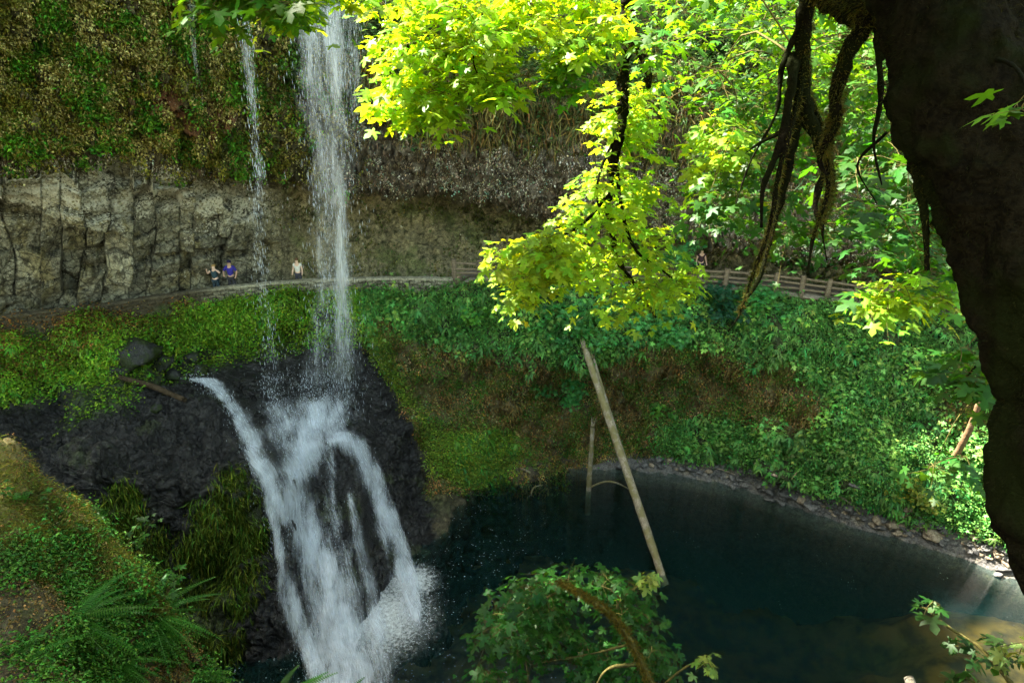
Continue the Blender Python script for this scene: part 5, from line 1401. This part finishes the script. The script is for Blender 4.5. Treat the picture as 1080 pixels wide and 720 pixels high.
# ================================================================== people
def person(loc, rz, H, label, shirt, legs, hair, arms, skin=(.52, .33, .24), hat=None, sleeve=.5):
    root = empty('person', tuple(loc), label, 'person', rz=rz)
    k = H / 1.75
    J = {'pel': (0, 0, .93), 'sp': (0, .01, 1.12), 'ch': (0, 0, 1.32), 'nk': (0, 0, 1.47), 'hd': (0, -.02, 1.56), 'tp': (0, -.01, 1.70),
         'shl': (-.17, 0, 1.41), 'shr': (.17, 0, 1.41), 'hpl': (-.09, 0, .88), 'hpr': (.09, 0, .88), 'knl': (-.10, -.02, .49), 'knr': (.11, -.03, .49),
         'anl': (-.10, .02, .09), 'anr': (.12, .02, .09), 'tol': (-.11, -.15, .04), 'tor': (.13, -.15, .04)}
    J['ell'], J['wrl'], J['hal'] = arms[0]; J['elr'], J['wrr'], J['har'] = arms[1]
    R = {'pel': .13, 'sp': .125, 'ch': .14, 'nk': .055, 'hd': .088, 'tp': .07, 'shl': .062, 'shr': .062, 'hpl': .09, 'hpr': .09, 'knl': .06, 'knr': .06, 'anl': .042, 'anr': .042, 'tol': .04, 'tor': .04,
         'ell': .042, 'elr': .042, 'wrl': .03, 'wrr': .03, 'hal': .035, 'har': .035}
    def skin_mesh(name, keys, edges, extra, mat):
        me = bpy.data.meshes.new(name); me.from_pydata([tuple(c_ * k for c_ in J[q]) for q in keys], [(keys.index(a), keys.index(b_)) for a, b_ in edges], [])
        o = bpy.data.objects.new(name, me); COL.objects.link(o); o.parent = root
        o.modifiers.new('skin', 'SKIN'); me.skin_vertices[0] if me.skin_vertices else None
        for i, q in enumerate(keys):
            sv = me.skin_vertices[0].data[i]; r_ = (R[q] + extra) * k; sv.radius = (r_, r_ * (.8 if q in ('ch', 'sp', 'pel') else 1)); sv.use_root = (i == 0)
        sb = o.modifiers.new('sub', 'SUBSURF'); sb.levels = 1; sb.render_levels = 2
        me.materials.append(mat); return o
    keys = list(J); E = [('pel', 'sp'), ('sp', 'ch'), ('ch', 'nk'), ('nk', 'hd'), ('hd', 'tp'), ('ch', 'shl'), ('ch', 'shr'), ('shl', 'ell'), ('ell', 'wrl'), ('wrl', 'hal'), ('shr', 'elr'), ('elr', 'wrr'), ('wrr', 'har'),
         ('pel', 'hpl'), ('pel', 'hpr'), ('hpl', 'knl'), ('knl', 'anl'), ('anl', 'tol'), ('hpr', 'knr'), ('knr', 'anr'), ('anr', 'tor')]
    skin_mesh('body', keys, E, 0, mat_plain('skin', skin, .6, .05))
    for s_ in ('l', 'r'):
        a, c_ = np.array(J['sh' + s_]), np.array(J['el' + s_]); J['sl' + s_] = tuple(a * (1 - sleeve) + c_ * sleeve); R['sl' + s_] = .048
    skin_mesh('shirt', ['pel', 'sp', 'ch', 'shl', 'shr', 'sll', 'slr'], [('pel', 'sp'), ('sp', 'ch'), ('ch', 'shl'), ('ch', 'shr'), ('shl', 'sll'), ('shr', 'slr')], .016, mat_plain('shirt_cloth', shirt, .85, .12))
    skin_mesh('trousers', ['pel', 'hpl', 'hpr', 'knl', 'knr', 'anl', 'anr'], [('pel', 'hpl'), ('pel', 'hpr'), ('hpl', 'knl'), ('hpr', 'knr'), ('knl', 'anl'), ('knr', 'anr')], .014, mat_plain('trouser_cloth', legs, .85, .12))
    # hair or cap as a shell over the skull, and a small face
    def blob(name, c_, r_, mat, cut=None):
        a = np.linspace(0, np.pi, 12)[:, None]; b_ = np.linspace(0, 2 * np.pi, 17)[None, :-1]
        S_ = np.stack([np.sin(a) * np.cos(b_), np.sin(a) * np.sin(b_), np.cos(a) + 0 * b_], -1)
        Vv = np.array(c_) * k + S_ * np.array(r_) * k
        o = mesh_np(name, Vv.reshape(-1, 3), grid_faces(12, 16, True), mat); o.parent = root; return o
    blob('hat' if hat else 'hair', (0, .018, 1.665), (.098, .108, .095), mat_plain('hair_colour', hat or hair, .8, .2))
    if hat: blob('hat_brim', (0, -.10, 1.655), (.07, .075, .012), mat_plain('brim', hat, .8, .1))
    blob('nose', (0, -.118, 1.585), (.012, .018, .02), mat_plain('nose_skin', skin, .6, .05))
    for s_ in (-1, 1): blob('eye', (s_ * .034, -.098, 1.615), (.012, .008, .008), mat_plain('eye_dark', (.02, .02, .02), .3, .05))
    return root
def tr_pt(u_, back):
    t_ = trail_at(u_); return t_ + np.array([t_[0] * .03, back, -wall_h(u_) + .02])
down = (((-.24, 0, 1.14), (-.26, -.14, .93), (-.26, -.19, .86)), ((.24, 0, 1.14), (.26, -.14, .93), (.26, -.19, .86)))
photo_arms = (((-.30, -.10, 1.26), (-.22, -.30, 1.50), (-.18, -.33, 1.57)), ((.34, -.08, 1.30), (.16, -.28, 1.62), (.13, -.30, 1.70)))
lean = (((-.30, -.06, 1.20), (-.22, -.30, 1.06), (-.17, -.36, 1.04)), ((.30, -.02, 1.17), (.28, -.26, .96), (.27, -.34, .95)))
person(tr_pt(247, .75), .1, 1.86, 'man in a deep blue shirt and dark cap standing behind the stone wall', (.035, .03, .26), (.04, .04, .05), (.02, .02, .02), lean, hat=(.02, .02, .07), sleeve=.9)
person(tr_pt(230, .8), -.1, 1.72, 'woman with tan hair raising pale bare arms beside the man in blue', (.03, .06, .08), (.03, .05, .07), (.38, .24, .10), photo_arms, skin=(.75, .52, .42), sleeve=.25)
person(tr_pt(317, .75), .0, 1.72, 'small figure in a pale shirt behind the wall between the two falls', (.62, .62, .60), (.06, .06, .08), (.12, .07, .04), down, skin=(.65, .45, .35))
person(tr_pt(736, .9), .1, 1.75, 'dark haired visitor in dark clothes behind the wooden fence', (.05, .03, .04), (.05, .05, .06), (.02, .012, .01), down, skin=(.6, .4, .32))

# ================================================================== logs, driftwood, stones
def log(path, radii, label, group=None, mat=None, jag=True, name='log', world=False, seg=16):
    pts = np.array(path, float); c0 = pts[-1]
    root = None
    V, F = tube(pts, radii, seg, step=.12, jit=.22, jscale=1.8, seed=len(label))
    b = Bag(); b.add(V, F)
    o = b.build(name, mat or M_LOG)
    if jag:
        d = unit(pts[0] - pts[1])
        for k in range(7):
            s = pts[0] + rnd_unit(1)[0] * radii[0] * .6; e = s + d * rng.uniform(.2, .7) + rng.normal(size=3) * .08
            V, F = tube([s, (s + e) / 2, e], [radii[0] * .3, radii[0] * .2, .01], 6); b.add(V, F)
        bpy.data.objects.remove(o); o = b.build(name, mat or M_LOG)
    return tag(o, label, 'log', group)
def HW(u_, v_, off=0.0):
    p_, q_ = hit(u_, v_, ('slope',), True); return p_ + q_ * off
A = HW(618, 376) ; A = P(617, 368, A[1] - .7); B_ = HW(697, 603); d_ = unit(B_ - A)
log([A, A * .5 + B_ * .5, B_, B_ + d_ * .5], [.15, .18, .16, .15], 'long grey fallen tree leaning from the bank into the middle of the pool')
A2 = HW(624, 380); A2 = P(626, 378, A2[1] - .45); B2 = P(692, 580, 25.0)
log([A2, P(652, 462, 28.8), B2], [.06, .09, .08], 'thin grey pole lying along the back of the long leaning tree')
b0 = HW(621, 516); log([P(625, 449, b0[1] + .6), b0 + [0, 0, .5], b0 - [0, 0, 1.5]], [.11, .13, .15], 'short upright weathered stump pole standing in the pool by the brown wall')
log([HW(537, 491, .1), HW(556, 499) + [0, 0, .15], HW(572, 506) - [0, 0, .15]], [.07, .07, .05], 'short thin log slanting into the water at the left of the pool', jag=False)
log([b0 + [0, 0, .1], P(637, 508, b0[1] - .6), P(650, 509, b0[1] - 1.0), HW(664, 514) - [0, 0, .1]], [.05, .05, .045, .03], 'pale curved stick arching out of the water by the leaning tree', jag=False, name='branch')
log([HW(560, 521) - [0, 0, .1], P(563, 514, HW(563, 518)[1]), P(573, 511, HW(573, 516)[1])], [.03, .03, .015], 'small curved twig standing in the dark water at left', jag=False, name='branch')
log([HW(128, 399, .15), HW(160, 410, .15), HW(197, 424, .12)], [.10, .13, .10], 'brown log stranded on the black rock ledge left of the falls', mat=mat_bark('brown_log', (.03, .02, .01), (.07, .05, .03), 5))
A = P(1037, 412, 24.5); log([A, A * .5 + HW(1000, 492) * .5 + [0, -.2, 0], HW(1000, 492, .05)], [.10, .13, .15], 'dead brown log leaning on the right bank beside the trunk', mat=mat_bark('dead_log', (.12, .07, .035), (.24, .15, .08), 5))
for k, (a, b_, r_, lb) in enumerate([((833, 505), (849, 489), .045, 'thin pale branch sticking up from the gravel shore'), ((884, 520), (907, 541), .06, 'grey driftwood log at the back of the gravel shore'),
        ((889, 526), (903, 519), .035, 'short white stick at the top of the gravel shore'), ((856, 519), (862, 508), .03, 'small pale twig on the gravel shore'), ((1000, 555), (1045, 575), .05, 'driftwood pole on the sunlit end of the shore'), ((740, 492), (775, 500), .03, 'thin stick on the dark gravel under the bank')]):
    A, B_ = HW(*a, .12), HW(*b_, .1)
    log([A, (A + B_) / 2 + [0, 0, .12], B_], [r_ * .7, r_, r_ * .8], lb, 'driftwood on the shore', jag=False, name='driftwood')
# broken wood near the camera at the bottom edge
pb_ = PD(958, 714, 6.6)
for k in range(3):
    pass
r_ = nearbank.ray_cast(Vector((pb_[0], pb_[1] - 1.2, 5)), Vector((0, 0, -1)))
if r_[0]:
    g = np.array(r_[1])
    log([pb_, (pb_ + g) / 2, g], [.05, .07, .09], jag=False, label='pale broken stump end poking up at the bottom edge right of centre', name='stump')

rock_meshes = []
def rock_mesh(seed, mat, n=14):
    a = np.linspace(0, np.pi, n)[:, None]; b_ = np.linspace(0, 2 * np.pi, 2 * n + 1)[None, :-1]
    S_ = np.stack([np.sin(a) * np.cos(b_), np.sin(a) * np.sin(b_), np.cos(a) + 0 * b_], -1)
    q = S_ * (1 + fbm(S_, 1.0, 3, seed)[..., None] * .7)
    # flatten a few facets
    for k in range(7):
        d_ = np.array([math.cos(seed + k * 1.9) * math.sin(k + 1), math.sin(seed + k * 2.3) * math.sin(k + 1), math.cos(k * 1.3)]); d_ /= np.linalg.norm(d_)
        h_ = q @ d_; lim = .68; q = q - np.maximum(h_ - lim, 0)[..., None] * d_ * .85
    V, F = q.reshape(-1, 3), grid_faces(n, 2 * n, True)
    me_o = mesh_np('rock', V, F, mat); me = me_o.data; bpy.data.objects.remove(me_o); return me
M_R2 = mat_bark('pale_rock', (.16, .12, .08), (.36, .30, .22), 4, dist=.02, rough=.7)
M_R3 = mat_bark('black_rock', (.012, .012, .013), (.045, .045, .045), 4, moss=(.02, .03, .008), dist=.05, rough=.45)
RM = [rock_mesh(s, M_ROCK) for s in (1.1, 2.7, 4.9, 6.2)]; RP = [rock_mesh(s, M_R2) for s in (1.9, 3.3)]; RB = [rock_mesh(s, M_R3) for s in (8.3, 9.9)]
def put_rock(me, p_, s, label, group=None, sq=(1, 1, .6), name='rock'):
    o = bpy.data.objects.new(name, me); COL.objects.link(o); o.location = tuple(p_); o.scale = tuple(s * q for q in sq)
    o.rotation_euler = (rng.normal() * .25, rng.normal() * .25, rng.uniform(0, 6.28)); return tag(o, label, 'rock', group)
shore_line = [(652, 490), (690, 489), (730, 494), (765, 502), (800, 512), (830, 521), (858, 534), (885, 542), (915, 550), (950, 560), (985, 568), (1020, 578), (1055, 592), (1090, 606)]
sl2 = np.array(shore_line, float); cnt = 0
for k in range(330):
    t_ = rng.uniform(0, len(sl2) - 1.01); c_ = catmull(sl2, np.array([t_]))[0]
    uu, vv = c_[0] + rng.normal() * 4, c_[1] + 4 - abs(rng.normal()) * (5 + 7 * min(1, t_ / 5))
    p_ = HW(uu, vv); s = float(np.clip(rng.lognormal(-1.95, .45), .06, .38))
    if p_[2] < ZW - .15: continue
    pale = rng.random() < (.10 if uu < 900 else .35)
    z_ = p_ + [0, 0, s * .15]
    if pale: put_rock(RP[k % 2], z_, s, 'small pale tan stone on the gravel shore', 'pale stones on the shore')
    else: put_rock(RM[k % 4], z_, s, 'grey wet stone on the gravel shore of the pool', 'grey stones on the shore')
for a in [(845, 528, .38, 'round tan boulder on the gravel shore at the bend'), (927, 550, .34, 'tan boulder on the shore right of the gravel bar'), (944, 553, .42, 'largest tan boulder on the sunlit shore'), (984, 566, .42, 'pale flat boulder near the sunlit end of the shore')]:
    put_rock(RP[0], HW(a[0], a[1]) + [0, 0, .1], a[2], a[3])
for a in [(774, 513, .26), (786, 511, .30), (812, 516, .34), (812, 527, .26), (826, 524, .30), (824, 530, .22), (1057, 598, .30), (1068, 590, .38), (1052, 606, .2)]:
    q_ = HW(a[0], a[1]); q_[2] = max(q_[2], ZW); put_rock(RM[int(a[0]) % 4], q_, a[2], 'grey stone standing in shallow water just off the shore', 'stones in the shallow water')
for a in [(140, 378, 1.05, 'large black boulder on the ledge below the green bank at left'), (172, 384, .6, 'black boulder beside the largest one on the ledge'), (125, 392, .5, 'low black boulder in front of the largest one on the ledge'), (205, 378, .35, 'wet dark stone near the left edge of the falls'), (186, 398, .45, 'dark stone by the stranded log'), (212, 392, .4, 'wet black stone where the left stream starts'), (165, 432, .25, 'small grey stone with a wet shine on the ledge')]:
    put_rock(RB[int(a[0]) % 2], HW(a[0], a[1]) + [0, 0, a[2] * .25], a[2], a[3], 'boulders on the black ledge', (1, .9, .75), 'boulder')
